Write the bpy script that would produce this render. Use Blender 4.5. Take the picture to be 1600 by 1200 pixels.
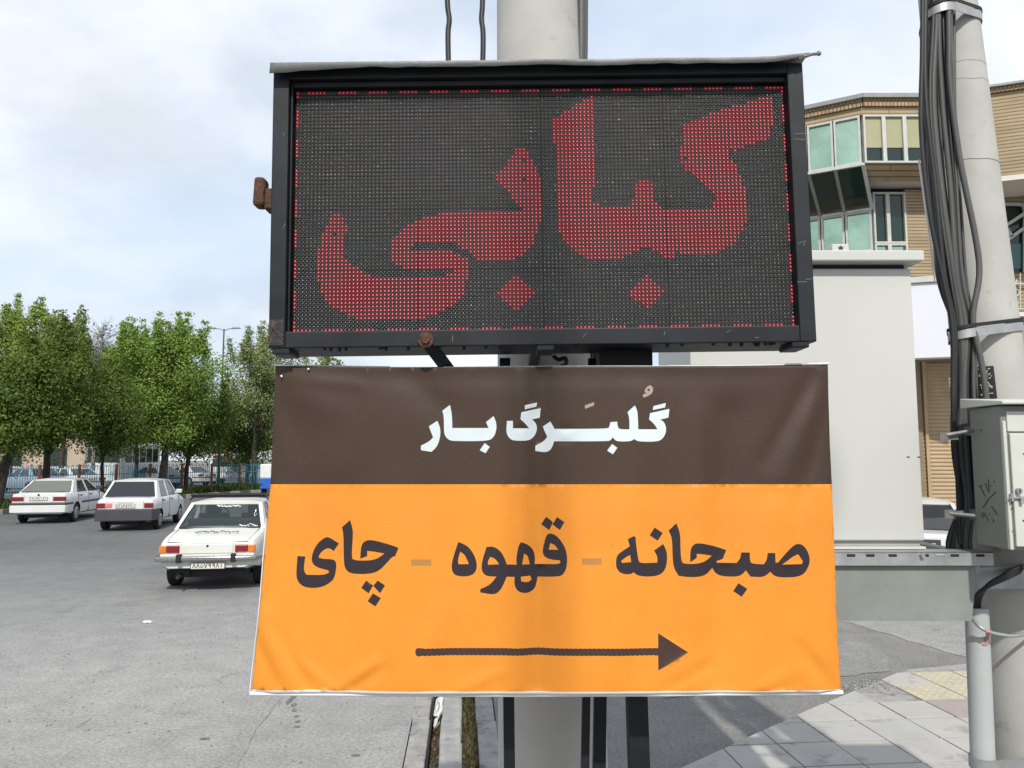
import bpy, bmesh, math, random
import numpy as np
from mathutils import Vector, Matrix, noise, geometry

for o in list(bpy.data.objects): bpy.data.objects.remove(o, do_unlink=True)
SC = bpy.context.scene
COL = SC.collection
R = math.radians
rnd = random.Random(7)

# ------------------------------------------------------------------ camera
CAMZ, PITCH, FPX = 2.05, R(5.6), 1200.0
cam = bpy.data.cameras.new('camera'); camo = bpy.data.objects.new('camera', cam); COL.objects.link(camo)
camo.location = (0, 0, CAMZ); camo.rotation_euler = (R(90) + PITCH, 0, 0)
cam.sensor_width = 36; cam.lens = 36 * FPX / 1600; cam.clip_start = .05; cam.clip_end = 3000
SC.camera = camo
SC.render.resolution_x, SC.render.resolution_y = 1024, 768

# ------------------------------------------------------------------ light
SUN_EL, SUN_AZ = R(44), R(-4)           # behind the photographer, a little to the right
S = Vector((-math.sin(SUN_AZ) * math.cos(SUN_EL), -math.cos(SUN_AZ) * math.cos(SUN_EL), math.sin(SUN_EL)))
sl = bpy.data.lights.new('sun', 'SUN'); sl.energy = 3.6; sl.angle = R(1.1); sl.color = (1, .955, .88)
so = bpy.data.objects.new('sun', sl); COL.objects.link(so)
so.rotation_euler = S.to_track_quat('Z', 'Y').to_euler(); so.location = (-5, -20, 30)

w = bpy.data.worlds.new('World'); SC.world = w; w.use_nodes = True
nt = w.node_tree; N = nt.nodes; Lk = nt.links; N.clear()
def wn(t, **k):
    n = N.new(t)
    for a, b in k.items(): setattr(n, a, b)
    return n
tc = wn('ShaderNodeTexCoord'); sky = wn('ShaderNodeTexSky', sky_type='NISHITA')
sky.sun_disc = False; sky.sun_elevation = SUN_EL; sky.sun_rotation = math.atan2(S.x, S.y); sky.dust_density = 3.0; sky.air_density = 1.2
skm = wn('ShaderNodeVectorMath', operation='SCALE'); skm.inputs['Scale'].default_value = .12
Lk.new(sky.outputs[0], skm.inputs[0])
sep = wn('ShaderNodeSeparateXYZ'); Lk.new(tc.outputs['Generated'], sep.inputs[0])
den = wn('ShaderNodeMath', operation='ADD'); den.inputs[1].default_value = .42
ab = wn('ShaderNodeMath', operation='ABSOLUTE'); Lk.new(sep.outputs[2], ab.inputs[0]); Lk.new(ab.outputs[0], den.inputs[0])
dv = wn('ShaderNodeVectorMath', operation='DIVIDE'); Lk.new(tc.outputs['Generated'], dv.inputs[0])
cmb = wn('ShaderNodeCombineXYZ')
for i in range(3): Lk.new(den.outputs[0], cmb.inputs[i])
Lk.new(cmb.outputs[0], dv.inputs[1])
def nz(scale, det, rough, off, dist=0.0):
    mp = wn('ShaderNodeMapping'); mp.inputs['Location'].default_value = off
    n = wn('ShaderNodeTexNoise'); n.inputs['Scale'].default_value = scale; n.inputs['Detail'].default_value = det
    n.inputs['Roughness'].default_value = rough; n.inputs['Distortion'].default_value = dist
    Lk.new(dv.outputs[0], mp.inputs[0]); Lk.new(mp.outputs[0], n.inputs['Vector']); return n
def ramp(src, p0, c0, p1, c1, mid=None):
    r = wn('ShaderNodeValToRGB'); e = r.color_ramp.elements
    e[0].position, e[0].color = p0, (*c0, 1); e[1].position, e[1].color = p1, (*c1, 1)
    if mid: m = e.new(mid[0]); m.color = (*mid[1], 1)
    r.color_ramp.interpolation = 'EASE' if not mid else 'B_SPLINE'
    Lk.new(src, r.inputs[0]); return r
cov = ramp(nz(1.15, 8, .52, (4.2, 1.1, 0), .3).outputs['Fac'], .33, (.38,)*3, .55, (.97,)*3)
shd = ramp(nz(2.3, 8, .5, (5.5, .4, 1), .2).outputs['Fac'], .34, (.58, .625, .685), .63, (.88, .91, .97), (.46, (.73, .775, .85)))
blue = wn('ShaderNodeMix', data_type='RGBA'); blue.inputs[0].default_value = .55
blue.inputs[7].default_value = (.56, .70, .90, 1); Lk.new(skm.outputs[0], blue.inputs[6])
mx = wn('ShaderNodeMix', data_type='RGBA'); Lk.new(cov.outputs[0], mx.inputs[0]); Lk.new(blue.outputs[2], mx.inputs[6]); Lk.new(shd.outputs[0], mx.inputs[7])
bg = wn('ShaderNodeBackground'); bg.inputs[1].default_value = 1.11; Lk.new(mx.outputs[2], bg.inputs[0])
wo = wn('ShaderNodeOutputWorld'); Lk.new(bg.outputs[0], wo.inputs[0])

SC.view_settings.view_transform = 'Standard'; SC.view_settings.look = 'None'
SC.view_settings.exposure = 0.2; SC.view_settings.gamma = 1.0; SC.view_settings.use_curve_mapping = False
SC.render.engine = 'CYCLES'

# ------------------------------------------------------------------ pixels of the photograph -> points
CT, ST = math.cos(PITCH), math.sin(PITCH)
def ray(u, v):
    a, b = (u - 800) / FPX, (600 - v) / FPX
    return Vector((a, CT - b * ST, ST + b * CT))
def P(u, v, Y):
    d = ray(u, v); return Vector((d.x / d.y * Y, Y, CAMZ + d.z / d.y * Y))
def G(u, v, z=0.0):
    d = ray(u, v); t = (z - CAMZ) / d.z; return Vector((d.x * t, d.y * t, z))
def Zat(v, Y, u=1400): return P(u, v, Y).z

# ------------------------------------------------------------------ materials
MATS = {}
def mat(name, col, rough=.6, metal=0.0, var=.12, vscale=6.0, bump=0.0, bscale=60.0, spec=.4, dirt=None, coat=0.0, streak=False):
    if name in MATS: return MATS[name]
    m = bpy.data.materials.new(name); MATS[name] = m; m.use_nodes = True
    t = m.node_tree; b = t.nodes['Principled BSDF']
    b.inputs['Roughness'].default_value = rough; b.inputs['Metallic'].default_value = metal
    b.inputs['Specular IOR Level'].default_value = spec; b.inputs['Coat Weight'].default_value = coat
    tcn = t.nodes.new('ShaderNodeTexCoord'); src = tcn.outputs['Object']
    if streak:
        mp = t.nodes.new('ShaderNodeMapping'); mp.inputs['Scale'].default_value = (1, 1, .12); t.links.new(src, mp.inputs[0]); src = mp.outputs[0]
    n = t.nodes.new('ShaderNodeTexNoise'); n.inputs['Scale'].default_value = vscale; n.inputs['Detail'].default_value = 7; n.inputs['Roughness'].default_value = .6
    t.links.new(src, n.inputs['Vector'])
    r = t.nodes.new('ShaderNodeValToRGB'); e = r.color_ramp.elements
    e[0].position = .3; e[1].position = .7
    e[0].color = (*[c * (1 - var) for c in col], 1); e[1].color = (*[min(1, c * (1 + var)) for c in col], 1)
    t.links.new(n.outputs['Fac'], r.inputs[0]); out = r.outputs[0]
    if dirt:
        dcol, dsc, dth = dirt
        n2 = t.nodes.new('ShaderNodeTexNoise'); n2.inputs['Scale'].default_value = dsc; n2.inputs['Detail'].default_value = 9; n2.inputs['Roughness'].default_value = .68
        t.links.new(src, n2.inputs['Vector'])
        r2 = t.nodes.new('ShaderNodeValToRGB'); r2.color_ramp.elements[0].position = dth; r2.color_ramp.elements[1].position = min(1, dth + .14)
        t.links.new(n2.outputs['Fac'], r2.inputs[0])
        mm = t.nodes.new('ShaderNodeMix'); mm.data_type = 'RGBA'; mm.inputs[7].default_value = (*dcol, 1)
        t.links.new(r2.outputs[0], mm.inputs[0]); t.links.new(out, mm.inputs[6]); out = mm.outputs[2]
    t.links.new(out, b.inputs['Base Color'])
    if bump:
        n3 = t.nodes.new('ShaderNodeTexNoise'); n3.inputs['Scale'].default_value = bscale; n3.inputs['Detail'].default_value = 6
        t.links.new(tcn.outputs['Object'], n3.inputs['Vector'])
        bp = t.nodes.new('ShaderNodeBump'); bp.inputs['Strength'].default_value = bump; bp.inputs['Distance'].default_value = .01
        t.links.new(n3.outputs['Fac'], bp.inputs['Height']); t.links.new(bp.outputs[0], b.inputs['Normal'])
    return m
def glass(name, col, alpha, rough=.03, refl=.5):
    m = mat(name, col, rough, 0, .05, 1.0, spec=refl)
    m.node_tree.nodes['Principled BSDF'].inputs['Alpha'].default_value = alpha
    return m
def emit(name, col, e, strength, rough=.3):
    m = mat(name, col, rough, 0, .1, 300)
    b = m.node_tree.nodes['Principled BSDF']; b.inputs['Emission Color'].default_value = (*e, 1); b.inputs['Emission Strength'].default_value = strength
    return m
def brick_mat(name, c1, c2, mortar, bw, bh, ms=.009, bump=.6, uxy=(1, -.3)):
    m = mat(name, c1, .85, 0, .1, 3.0); t = m.node_tree; b = t.nodes['Principled BSDF']
    tcn = t.nodes.new('ShaderNodeTexCoord'); sp = t.nodes.new('ShaderNodeSeparateXYZ'); t.links.new(tcn.outputs['Object'], sp.inputs[0])
    a = t.nodes.new('ShaderNodeMath'); a.operation = 'MULTIPLY_ADD'; a.inputs[1].default_value = uxy[1]
    a0 = t.nodes.new('ShaderNodeMath'); a0.operation = 'MULTIPLY'; a0.inputs[1].default_value = uxy[0]
    t.links.new(sp.outputs[0], a0.inputs[0]); t.links.new(sp.outputs[1], a.inputs[0]); t.links.new(a0.outputs[0], a.inputs[2])
    cb = t.nodes.new('ShaderNodeCombineXYZ'); t.links.new(a.outputs[0], cb.inputs[0]); t.links.new(sp.outputs[2], cb.inputs[1])
    br = t.nodes.new('ShaderNodeTexBrick'); br.inputs['Scale'].default_value = 1
    br.inputs['Color1'].default_value = (*c1, 1); br.inputs['Color2'].default_value = (*c2, 1); br.inputs['Mortar'].default_value = (*mortar, 1)
    br.inputs['Brick Width'].default_value = bw; br.inputs['Row Height'].default_value = bh; br.inputs['Mortar Size'].default_value = ms; br.inputs['Mortar Smooth'].default_value = .2
    t.links.new(cb.outputs[0], br.inputs['Vector'])
    n = t.nodes.new('ShaderNodeTexNoise'); n.inputs['Scale'].default_value = 1.4; n.inputs['Detail'].default_value = 8; t.links.new(tcn.outputs['Object'], n.inputs['Vector'])
    mm = t.nodes.new('ShaderNodeMix'); mm.data_type = 'RGBA'; mm.blend_type = 'MULTIPLY'; mm.inputs[0].default_value = .55
    r = t.nodes.new('ShaderNodeValToRGB'); r.color_ramp.elements[0].position = .3; r.color_ramp.elements[0].color = (.6, .58, .55, 1); r.color_ramp.elements[1].position = .65; r.color_ramp.elements[1].color = (1.0, 1.0, 1.0, 1)
    t.links.new(n.outputs['Fac'], r.inputs[0]); t.links.new(br.outputs['Color'], mm.inputs[6]); t.links.new(r.outputs[0], mm.inputs[7]); t.links.new(mm.outputs[2], b.inputs['Base Color'])
    bp = t.nodes.new('ShaderNodeBump'); bp.invert = True; bp.inputs['Strength'].default_value = bump; bp.inputs['Distance'].default_value = .02
    t.links.new(br.outputs['Fac'], bp.inputs['Height']); t.links.new(bp.outputs[0], b.inputs['Normal'])
    return m
def leaf_mat(name, c0, c1):
    m = bpy.data.materials.new(name); MATS[name] = m; m.use_nodes = True; t = m.node_tree; t.nodes.clear()
    g = t.nodes.new('ShaderNodeNewGeometry'); r = t.nodes.new('ShaderNodeValToRGB'); e = r.color_ramp.elements
    e[0].color = (*c0, 1); e[1].color = (*c1, 1); t.links.new(g.outputs['Random Per Island'], r.inputs[0])
    d = t.nodes.new('ShaderNodeBsdfPrincipled'); d.inputs['Roughness'].default_value = .6; d.inputs['Specular IOR Level'].default_value = .12; t.links.new(r.outputs[0], d.inputs['Base Color'])
    tr = t.nodes.new('ShaderNodeBsdfTranslucent'); mu = t.nodes.new('ShaderNodeMix'); mu.data_type = 'RGBA'; mu.blend_type = 'MULTIPLY'; mu.inputs[0].default_value = 1
    mu.inputs[7].default_value = (1.25, 1.3, .55, 1); t.links.new(r.outputs[0], mu.inputs[6]); t.links.new(mu.outputs[2], tr.inputs[0])
    ms = t.nodes.new('ShaderNodeMixShader'); ms.inputs[0].default_value = .28; t.links.new(d.outputs[0], ms.inputs[1]); t.links.new(tr.outputs[0], ms.inputs[2])
    o = t.nodes.new('ShaderNodeOutputMaterial'); t.links.new(ms.outputs[0], o.inputs[0]); return m

M = dict(
    black=mat('black_steel', (.0085, .0105, .014), .5, .0, .5, 9, .03, 160, spec=.3, dirt=((.045, .042, .038), 30, .69)),
    rubber=mat('black_rubber', (.014, .014, .015), .7),
    cable=mat('cable_sheath', (.075, .076, .074), .5, 0, .35, 5, .1, 40, streak=True),
    cabledark=mat('cable_sheath_black', (.018, .018, .02), .45, 0, .3, 5),
    hood=mat('grey_hood_sheet', (.12, .124, .12), .5, .2, .3, 12, .12, 60, dirt=((.5, .5, .5), 14, .70)),
    rustblack=mat('rusty_black_steel', (.02, .021, .024), .6, 0, .3, 14, .2, 90, dirt=((.11, .055, .03), 26, .50)),
    rust=mat('rust', (.085, .043, .026), .9, 0, .5, 40, .7, 90, dirt=((.05, .03, .02), 60, .5)),
    ledbase=mat('led_module_plastic', (.034, .0345, .034), .55, 0, .25, 20),
    leddark=mat('led_lens_off', (.012, .012, .013), .18, 0, .3, 200, spec=.7),
    ledglint=mat('led_lens_glint', (.09, .09, .092), .15, 0, .2, 200, spec=.8),  # pale sky glint painted on the tip of each unlit lens
    ledred=emit('led_lens_red', (.17, .009, .016), (.8, .02, .04), .10, .25),
    ledredglint=emit('led_lens_red_glint', (.5, .14, .15), (1, .28, .28), .36, .2),  # bright pink highlight painted on the tip of each lit lens
    concrete=mat('pole_concrete', (.39, .385, .36), .85, 0, .14, 3.0, .12, 140, dirt=((.19, .185, .18), 7, .61)),
    galv=mat('galvanised_steel', (.36, .37, .37), .45, .55, .22, 9, .1, 30, dirt=((.2, .2, .2), 7, .62)),
    cabinet=mat('grey_cabinet_paint', (.475, .48, .455), .45, 0, .03, 1.2, .03, 50, dirt=((.36, .36, .33), 4, .72)),
    boxpaint=mat('grey_box_paint', (.185, .195, .175), .5, 0, .07, 5, .05, 40, dirt=((.25, .26, .24), 9, .69)),
    boxdoor=mat('pale_box_door_paint', (.50, .51, .465), .45, 0, .05, 6, .05, 40, dirt=((.32, .33, .3), 13, .69)),
    carwhite=mat('white_car_paint', (.585, .59, .585), .28, 0, .06, 3, spec=.5, coat=.4, dirt=((.42, .41, .39), 2.2, .60)),
    carold=mat('old_white_car_paint', (.56, .56, .515), .42, 0, .05, 4, dirt=((.30, .22, .15), 5, .735)),
    carblue=mat('blue_truck_paint', (.02, .11, .42), .4),
    cargrey=mat('grey_car_paint', (.22, .25, .29), .3, 0, .03, 3, coat=.4),
    plastic=mat('dark_bumper_plastic', (.045, .045, .055), .55),
    interior=mat('dark_car_interior', (.025, .027, .03), .8),
    chrome=mat('worn_chrome', (.36, .36, .36), .25, .9, .15, 20, .1, 30),
    tyre=mat('tyre_rubber', (.016, .016, .017), .8, 0, .3, 20),
    rim=mat('wheel_rim', (.36, .36, .35), .35, .6, .15, 12),
    red=mat('red_lamp_lens', (.17, .007, .013), .2, 0, .25, 60, spec=.6),
    amber=mat('amber_lamp_lens', (.55, .16, .02), .18, 0, .2, 60, spec=.6),
    lampwhite=mat('clear_lamp_lens', (.7, .66, .6), .2),
    pink=mat('faded_pink_filler', (.62, .16, .18), .6),
    plate=mat('white_number_plate', (.62, .60, .56), .5, 0, .1, 30),
    ink=mat('black_ink', (.015, .015, .017), .6),
    whiteink=mat('white_decal', (.75, .76, .76), .5),
    carglass=glass('car_window_glass', (.05, .07, .07), .27),
    tintglass=glass('tinted_car_window_glass', (.03, .032, .036), .86),
    warmglass=glass('dusty_car_window_glass', (.14, .145, .115), .9, .08),
    bark=mat('bark', (.045, .037, .03), .9, 0, .4, 12, .8, 30),
    bark2=mat('pale_bark', (.10, .088, .07), .9, 0, .4, 12, .8, 30),
    twig=mat('bare_twig', (.17, .155, .14), .9),
    fenceblue=mat('fence_blue_paint', (.05, .22, .32), .5, 0, .3, 6),
    fencepost=mat('fence_post_rust_paint', (.24, .085, .035), .8, 0, .3, 6, .3, 30),
    lampgreen=mat('lamp_post_green_paint', (.03, .10, .06), .5),
    lampgrey=mat('lamp_head_grey', (.20, .21, .22), .5),
    kerb=mat('kerb_stone', (.29, .283, .265), .9, 0, .2, 6, .7, 40, dirt=((.15, .143, .13), 8, .55)),
    kerbdark=mat('kerb_dark_paint', (.10, .10, .085), .85, 0, .2, 5),
    kerblight=mat('kerb_pale_paint', (.33, .33, .29), .85, 0, .2, 5),
    slab=mat('paving_slab', (.36, .35, .325), .9, 0, .12, 3, .4, 60, dirt=((.22, .213, .195), 5.5, .55)),
    slabyellow=mat('yellow_tactile_slab', (.40, .355, .265), .9, 0, .12, 8, .2, 60),
    slabred=mat('red_paving_slab', (.30, .255, .24), .9, 0, .1, 8, .2, 60),
    cement=mat('rough_cement', (.27, .263, .245), .95, 0, .2, 7, .8, 30, dirt=((.13, .125, .115), 8, .53)),
    mud=mat('wet_gutter_mud', (.045, .04, .034), .35, 0, .5, 14, .6, 40),
    soil=mat('planting_soil', (.06, .05, .036), .95, 0, .4, 18, .8, 60),
    stone=mat('rubble_stone', (.24, .23, .21), .95, 0, .25, 12, .5, 60),
    litter=mat('paper_litter', (.7, .7, .68), .8),
    winframe=mat('white_window_frame', (.44, .445, .42), .5),
    plaster=mat('cream_plaster', (.58, .55, .50), .9, 0, .06, 2),
    roofedge=mat('grey_roof_flashing', (.24, .24, .23), .6, .2),
    greenglass=mat('green_reflective_glass', (.40, .56, .41), .06, .92, .28, 1.3, spec=.9),
    darkglass=mat('dark_green_window_glass', (.010, .026, .020), .05, 0, .3, .7, spec=.6),
    tealglass=mat('teal_window_glass', (.02, .10, .10), .08, 0, .3, .7, spec=.7),
    blind=mat('yellow_roller_blind', (.31, .31, .18), .6, 0, .05, 2),
    lightbox=mat('white_signboard_face', (.58, .585, .64), .5, 0, .02, 2),
    shutter=mat('tan_roller_shutter', (.34, .25, .145), .6, 0, .15, 1.5, dirt=((.20, .10, .05), 1.3, .70)),
    shutterdark=mat('brown_shutter_rail', (.20, .145, .085), .7),
    beige=mat('beige_house_wall', (.42, .34, .27), .9, 0, .1, 1),
    busmat=mat('white_bus_paint', (.62, .63, .63), .4),
    vred=mat('red_stripe_paint', (.42, .03, .04), .4),
    vinylwhite=mat('white_vinyl_back', (.66, .67, .66), .5),
    steel=mat('dull_steel', (.17, .172, .17), .55, .3, .25, 30),
    pinkpaint=mat('pink_paint_smear', (.42, .24, .22), .7),
)
M['brick'] = brick_mat('buff_brick', (.40, .315, .20), (.34, .265, .16), (.17, .13, .082), 2.7, .066, .009)
M['soldier'] = brick_mat('buff_soldier_course', (.40, .29, .165), (.34, .235, .13), (.14, .10, .06), .07, .40)

# ------------------------------------------------------------------ mesh helpers
def empty(name, loc=(0, 0, 0), rot=(0, 0, 0)):
    o = bpy.data.objects.new(name, None); COL.objects.link(o); o.location = loc; o.rotation_euler = rot; o.empty_display_size = .1
    return o
def tag(o, label=None, cat=None, group=None, kind=None):
    if label: o['label'] = label
    if cat: o['category'] = cat
    if group: o['group'] = group
    if kind: o['kind'] = kind
    return o
def link(name, me, parent=None, loc=(0, 0, 0)):
    o = bpy.data.objects.new(name, me); COL.objects.link(o); o.location = loc
    if parent: o.parent = parent
    return o
class MB:
    def __init__(s): s.v = []; s.f = []; s.m = []
    def add(s, vs, fs, mi=0):
        b = len(s.v); s.v += [tuple(v) for v in vs]; s.f += [tuple(b + i for i in f) for f in fs]; s.m += [mi] * len(fs); return s
    def hexa(s, p, mi=0):     # 4 front corners then 4 back corners, same order
        return s.add(p, [(0, 1, 2, 3), (7, 6, 5, 4), (0, 4, 5, 1), (1, 5, 6, 2), (2, 6, 7, 3), (3, 7, 4, 0)], mi)
    def box(s, x0, x1, y0, y1, z0, z1, mi=0, mtx=None):
        p = [Vector(q) for q in ((x0, y0, z0), (x1, y0, z0), (x1, y0, z1), (x0, y0, z1), (x0, y1, z0), (x1, y1, z0), (x1, y1, z1), (x0, y1, z1))]
        if mtx: p = [mtx @ q for q in p]
        return s.hexa(p, mi)
    def tube(s, path, r, seg=8, mi=0, cap=True):
        path = [Vector(p) for p in path]; n = len(path)
        rr = r if hasattr(r, '__len__') else [r] * n
        up = None; vs = []; fs = []
        for i in range(n):
            d = (path[min(i + 1, n - 1)] - path[max(i - 1, 0)]).normalized()
            if up is None: up = d.orthogonal().normalized()
            up = (up - d * up.dot(d)).normalized(); sd = d.cross(up)
            for k in range(seg):
                a = 2 * math.pi * k / seg; vs.append(path[i] + (up * math.cos(a) + sd * math.sin(a)) * rr[i])
        for i in range(n - 1):
            for k in range(seg):
                k2 = (k + 1) % seg; fs.append((i * seg + k, i * seg + k2, (i + 1) * seg + k2, (i + 1) * seg + k))
        if cap: fs.append(tuple(range(seg - 1, -1, -1))); fs.append(tuple((n - 1) * seg + k for k in range(seg)))
        return s.add(vs, fs, mi)
    def bar(s, a, b, w, h, mi=0, up=(0, 0, 1)):   # square bar between two points
        a, b = Vector(a), Vector(b); d = (b - a).normalized(); x = d.cross(Vector(up))
        if x.length < 1e-4: x = Vector((1, 0, 0))
        x.normalize(); y = x.cross(d).normalized(); x *= w / 2; y *= h / 2
        return s.hexa([a - x - y, a + x - y, a + x + y, a - x + y, b - x - y, b + x - y, b + x + y, b - x + y], mi)
    def prism(s, poly, d, mi=0):   # poly: list of Vectors (planar), d: extrusion vector
        n = len(poly); d = Vector(d); vs = [Vector(p) for p in poly] + [Vector(p) + d for p in poly]
        fs = [tuple(range(n)), tuple(range(2 * n - 1, n - 1, -1))] + [((i + 1) % n, i, n + i, n + (i + 1) % n) for i in range(n)]
        return s.add(vs, fs, mi)
    def build(s, name, mats, parent=None, off=(0, 0, 0), bevel=0, smooth=0, fix=True, loc=None):
        me = bpy.data.meshes.new(name)
        ox, oy, oz = off
        me.from_pydata([(a - ox, b - oy, c - oz) for a, b, c in s.v], [], s.f)
        for m in (mats if isinstance(mats, (list, tuple)) else [mats]): me.materials.append(m)
        if any(s.m): me.polygons.foreach_set('material_index', s.m)
        if fix:
            bm = bmesh.new(); bm.from_mesh(me); bmesh.ops.recalc_face_normals(bm, faces=bm.faces); bm.to_mesh(me); bm.free()
        if smooth:
            me.shade_smooth(); me.set_sharp_from_angle(angle=R(smooth))
        o = link(name, me, parent, loc if loc is not None else (off if parent is None else (0, 0, 0)))
        if bevel:
            b = o.modifiers.new('bevel', 'BEVEL'); b.width = bevel; b.segments = 2; b.limit_method = 'ANGLE'; b.angle_limit = R(40)
        return o
def catmull(pts, n=6):
    pts = [Vector(p) for p in pts]; out = []
    for i in range(len(pts) - 1):
        p0, p1, p2, p3 = pts[max(i - 1, 0)], pts[i], pts[i + 1], pts[min(i + 2, len(pts) - 1)]
        for k in range(n):
            t = k / n; out.append(.5 * ((2 * p1) + (p2 - p0) * t + (2 * p0 - 5 * p1 + 4 * p2 - p3) * t * t + (3 * p1 - p0 - 3 * p2 + p3) * t ** 3))
    out.append(pts[-1]); return out
def np_mesh(name, V, F, mats, mi=None):
    me = bpy.data.meshes.new(name); nv, nf, k = len(V), len(F), F.shape[1]
    me.vertices.add(nv); me.vertices.foreach_set('co', V.astype(np.float32).ravel())
    me.loops.add(nf * k); me.loops.foreach_set('vertex_index', F.astype(np.int32).ravel())
    me.polygons.add(nf); me.polygons.foreach_set('loop_start', np.arange(0, nf * k, k, dtype=np.int32)); me.polygons.foreach_set('loop_total', np.full(nf, k, dtype=np.int32))
    for m in mats: me.materials.append(m)
    if mi is not None: me.polygons.foreach_set('material_index', mi.astype(np.int32))
    me.update(calc_edges=True); me.validate(); return me
def inpoly(x, y, poly):
    c = False; n = len(poly); j = n - 1
    for i in range(n):
        xi, yi = poly[i][0], poly[i][1]; xj, yj = poly[j][0], poly[j][1]
        if (yi > y) != (yj > y) and x < (xj - xi) * (y - yi) / (yj - yi) + xi: c = not c
        j = i
    return c

# ================================================================== GROUND, ROAD, KERBS
def asphalt(name, base, light, dark=None, far=None):
    m = bpy.data.materials.new(name); MATS[name] = m; m.use_nodes = True; t = m.node_tree; b = t.nodes['Principled BSDF']
    b.inputs['Roughness'].default_value = .88; b.inputs['Specular IOR Level'].default_value = .25
    nn = t.nodes.new; g = nn('ShaderNodeNewGeometry')
    def nz_(sc, det, ro=.6):
        n = nn('ShaderNodeTexNoise'); n.inputs['Scale'].default_value = sc; n.inputs['Detail'].default_value = det; n.inputs['Roughness'].default_value = ro
        t.links.new(g.outputs['Position'], n.inputs['Vector']); return n
    def rp(src, p0, c0, p1, c1):
        r = nn('ShaderNodeValToRGB'); e = r.color_ramp.elements; e[0].position, e[1].position = p0, p1; e[0].color = (*c0, 1); e[1].color = (*c1, 1); t.links.new(src, r.inputs[0]); return r
    def mixc(f, a, b_, mode='MIX'):
        x = nn('ShaderNodeMix'); x.data_type = 'RGBA'; x.blend_type = mode
        if isinstance(f, float): x.inputs[0].default_value = f
        else: t.links.new(f, x.inputs[0])
        t.links.new(a, x.inputs[6]); t.links.new(b_, x.inputs[7]); return x.outputs[2]
    big = rp(nz_(.35, 6).outputs['Fac'], .35, base, .65, light)
    col = big.outputs[0]
    if far:     # an older, darker surfacing farther up the street
        sp = nn('ShaderNodeSeparateXYZ'); t.links.new(g.outputs['Position'], sp.inputs[0])
        a = nn('ShaderNodeMath'); a.operation = 'MULTIPLY_ADD'; a.inputs[1].default_value = -.28; t.links.new(sp.outputs[0], a.inputs[0]); t.links.new(sp.outputs[1], a.inputs[2])
        n = nz_(.25, 7); s2 = nn('ShaderNodeMath'); s2.operation = 'MULTIPLY_ADD'; s2.inputs[1].default_value = 9; t.links.new(n.outputs['Fac'], s2.inputs[0]); t.links.new(a.outputs[0], s2.inputs[2])
        mr = nn('ShaderNodeMapRange'); mr.inputs[1].default_value = 13.5; mr.inputs[2].default_value = 25.0; t.links.new(s2.outputs[0], mr.inputs[0])
        fc = rp(nz_(.3, 6).outputs['Fac'], .3, far, .7, tuple(c * 1.25 for c in far))
        col = mixc(mr.outputs[0], col, fc.outputs[0])
    med = rp(nz_(3.0, 8, .65).outputs['Fac'], .32, (.82,) * 3, .68, (1.12,) * 3); col = mixc(.8, col, med.outputs[0], 'MULTIPLY')
    st = rp(nz_(1.1, 9, .7).outputs['Fac'], .60, (1, 1, 1), .76, (.66, .65, .64)); col = mixc(.8, col, st.outputs[0], 'MULTIPLY')
    fine = rp(nz_(130, 3).outputs['Fac'], .33, (.58,) * 3, .67, (1.38,) * 3); col = mixc(.75, col, fine.outputs[0], 'MULTIPLY')
    gr = rp(nz_(34, 5, .75).outputs['Fac'], .36, (.66,) * 3, .64, (1.28,) * 3); col = mixc(.8, col, gr.outputs[0], 'MULTIPLY')
    sk = nn('ShaderNodeTexVoronoi'); sk.inputs['Scale'].default_value = 26; t.links.new(g.outputs['Position'], sk.inputs['Vector']); skr = rp(sk.outputs['Distance'], .10, (.55,) * 3, .22, (1.0,) * 3); skm = rp(nz_(7, 4).outputs['Fac'], .55, (0,) * 3, .66, (1,) * 3); col = mixc(skm.outputs[0], col, mixc(.75, col, skr.outputs[0], 'MULTIPLY'))
    vo = nn('ShaderNodeTexVoronoi'); vo.feature = 'DISTANCE_TO_EDGE'; vo.inputs['Scale'].default_value = .55
    wv = nn('ShaderNodeVectorMath'); wv.operation = 'MULTIPLY_ADD'; wn_ = nz_(1.6, 6); t.links.new(wn_.outputs['Color'], wv.inputs[0]); wv.inputs[1].default_value = (.9, .9, 0); t.links.new(g.outputs['Position'], wv.inputs[2]); t.links.new(wv.outputs[0], vo.inputs['Vector'])
    ck = rp(vo.outputs['Distance'], .0, (.62,) * 3, .009, (1, 1, 1)); msk = rp(nz_(.5, 3).outputs['Fac'], .52, (0,) * 3, .62, (1,) * 3)
    col = mixc(msk.outputs[0], col, mixc(1.0, col, ck.outputs[0], 'MULTIPLY'))
    t.links.new(col, b.inputs['Base Color'])
    bp = nn('ShaderNodeBump'); bp.inputs['Strength'].default_value = .5; bp.inputs['Distance'].default_value = .006
    t.links.new(nz_(110, 4).outputs['Fac'], bp.inputs['Height']); t.links.new(bp.outputs[0], b.inputs['Normal'])
    return m
A_ROAD = asphalt('worn_grey_asphalt', (.26, .256, .245), (.31, .304, .29), far=(.112, .112, .111))
A_SIDE = asphalt('patched_asphalt', (.17, .168, .16), (.21, .206, .194))
A_PALE = asphalt('pale_dusty_asphalt', (.25, .246, .234), (.29, .285, .27))
A_MID = asphalt('mid_grey_asphalt', (.195, .192, .183), (.235, .231, .22))
A_DUST = asphalt('dusty_ground', (.17, .16, .14), (.22, .2, .17))

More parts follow.
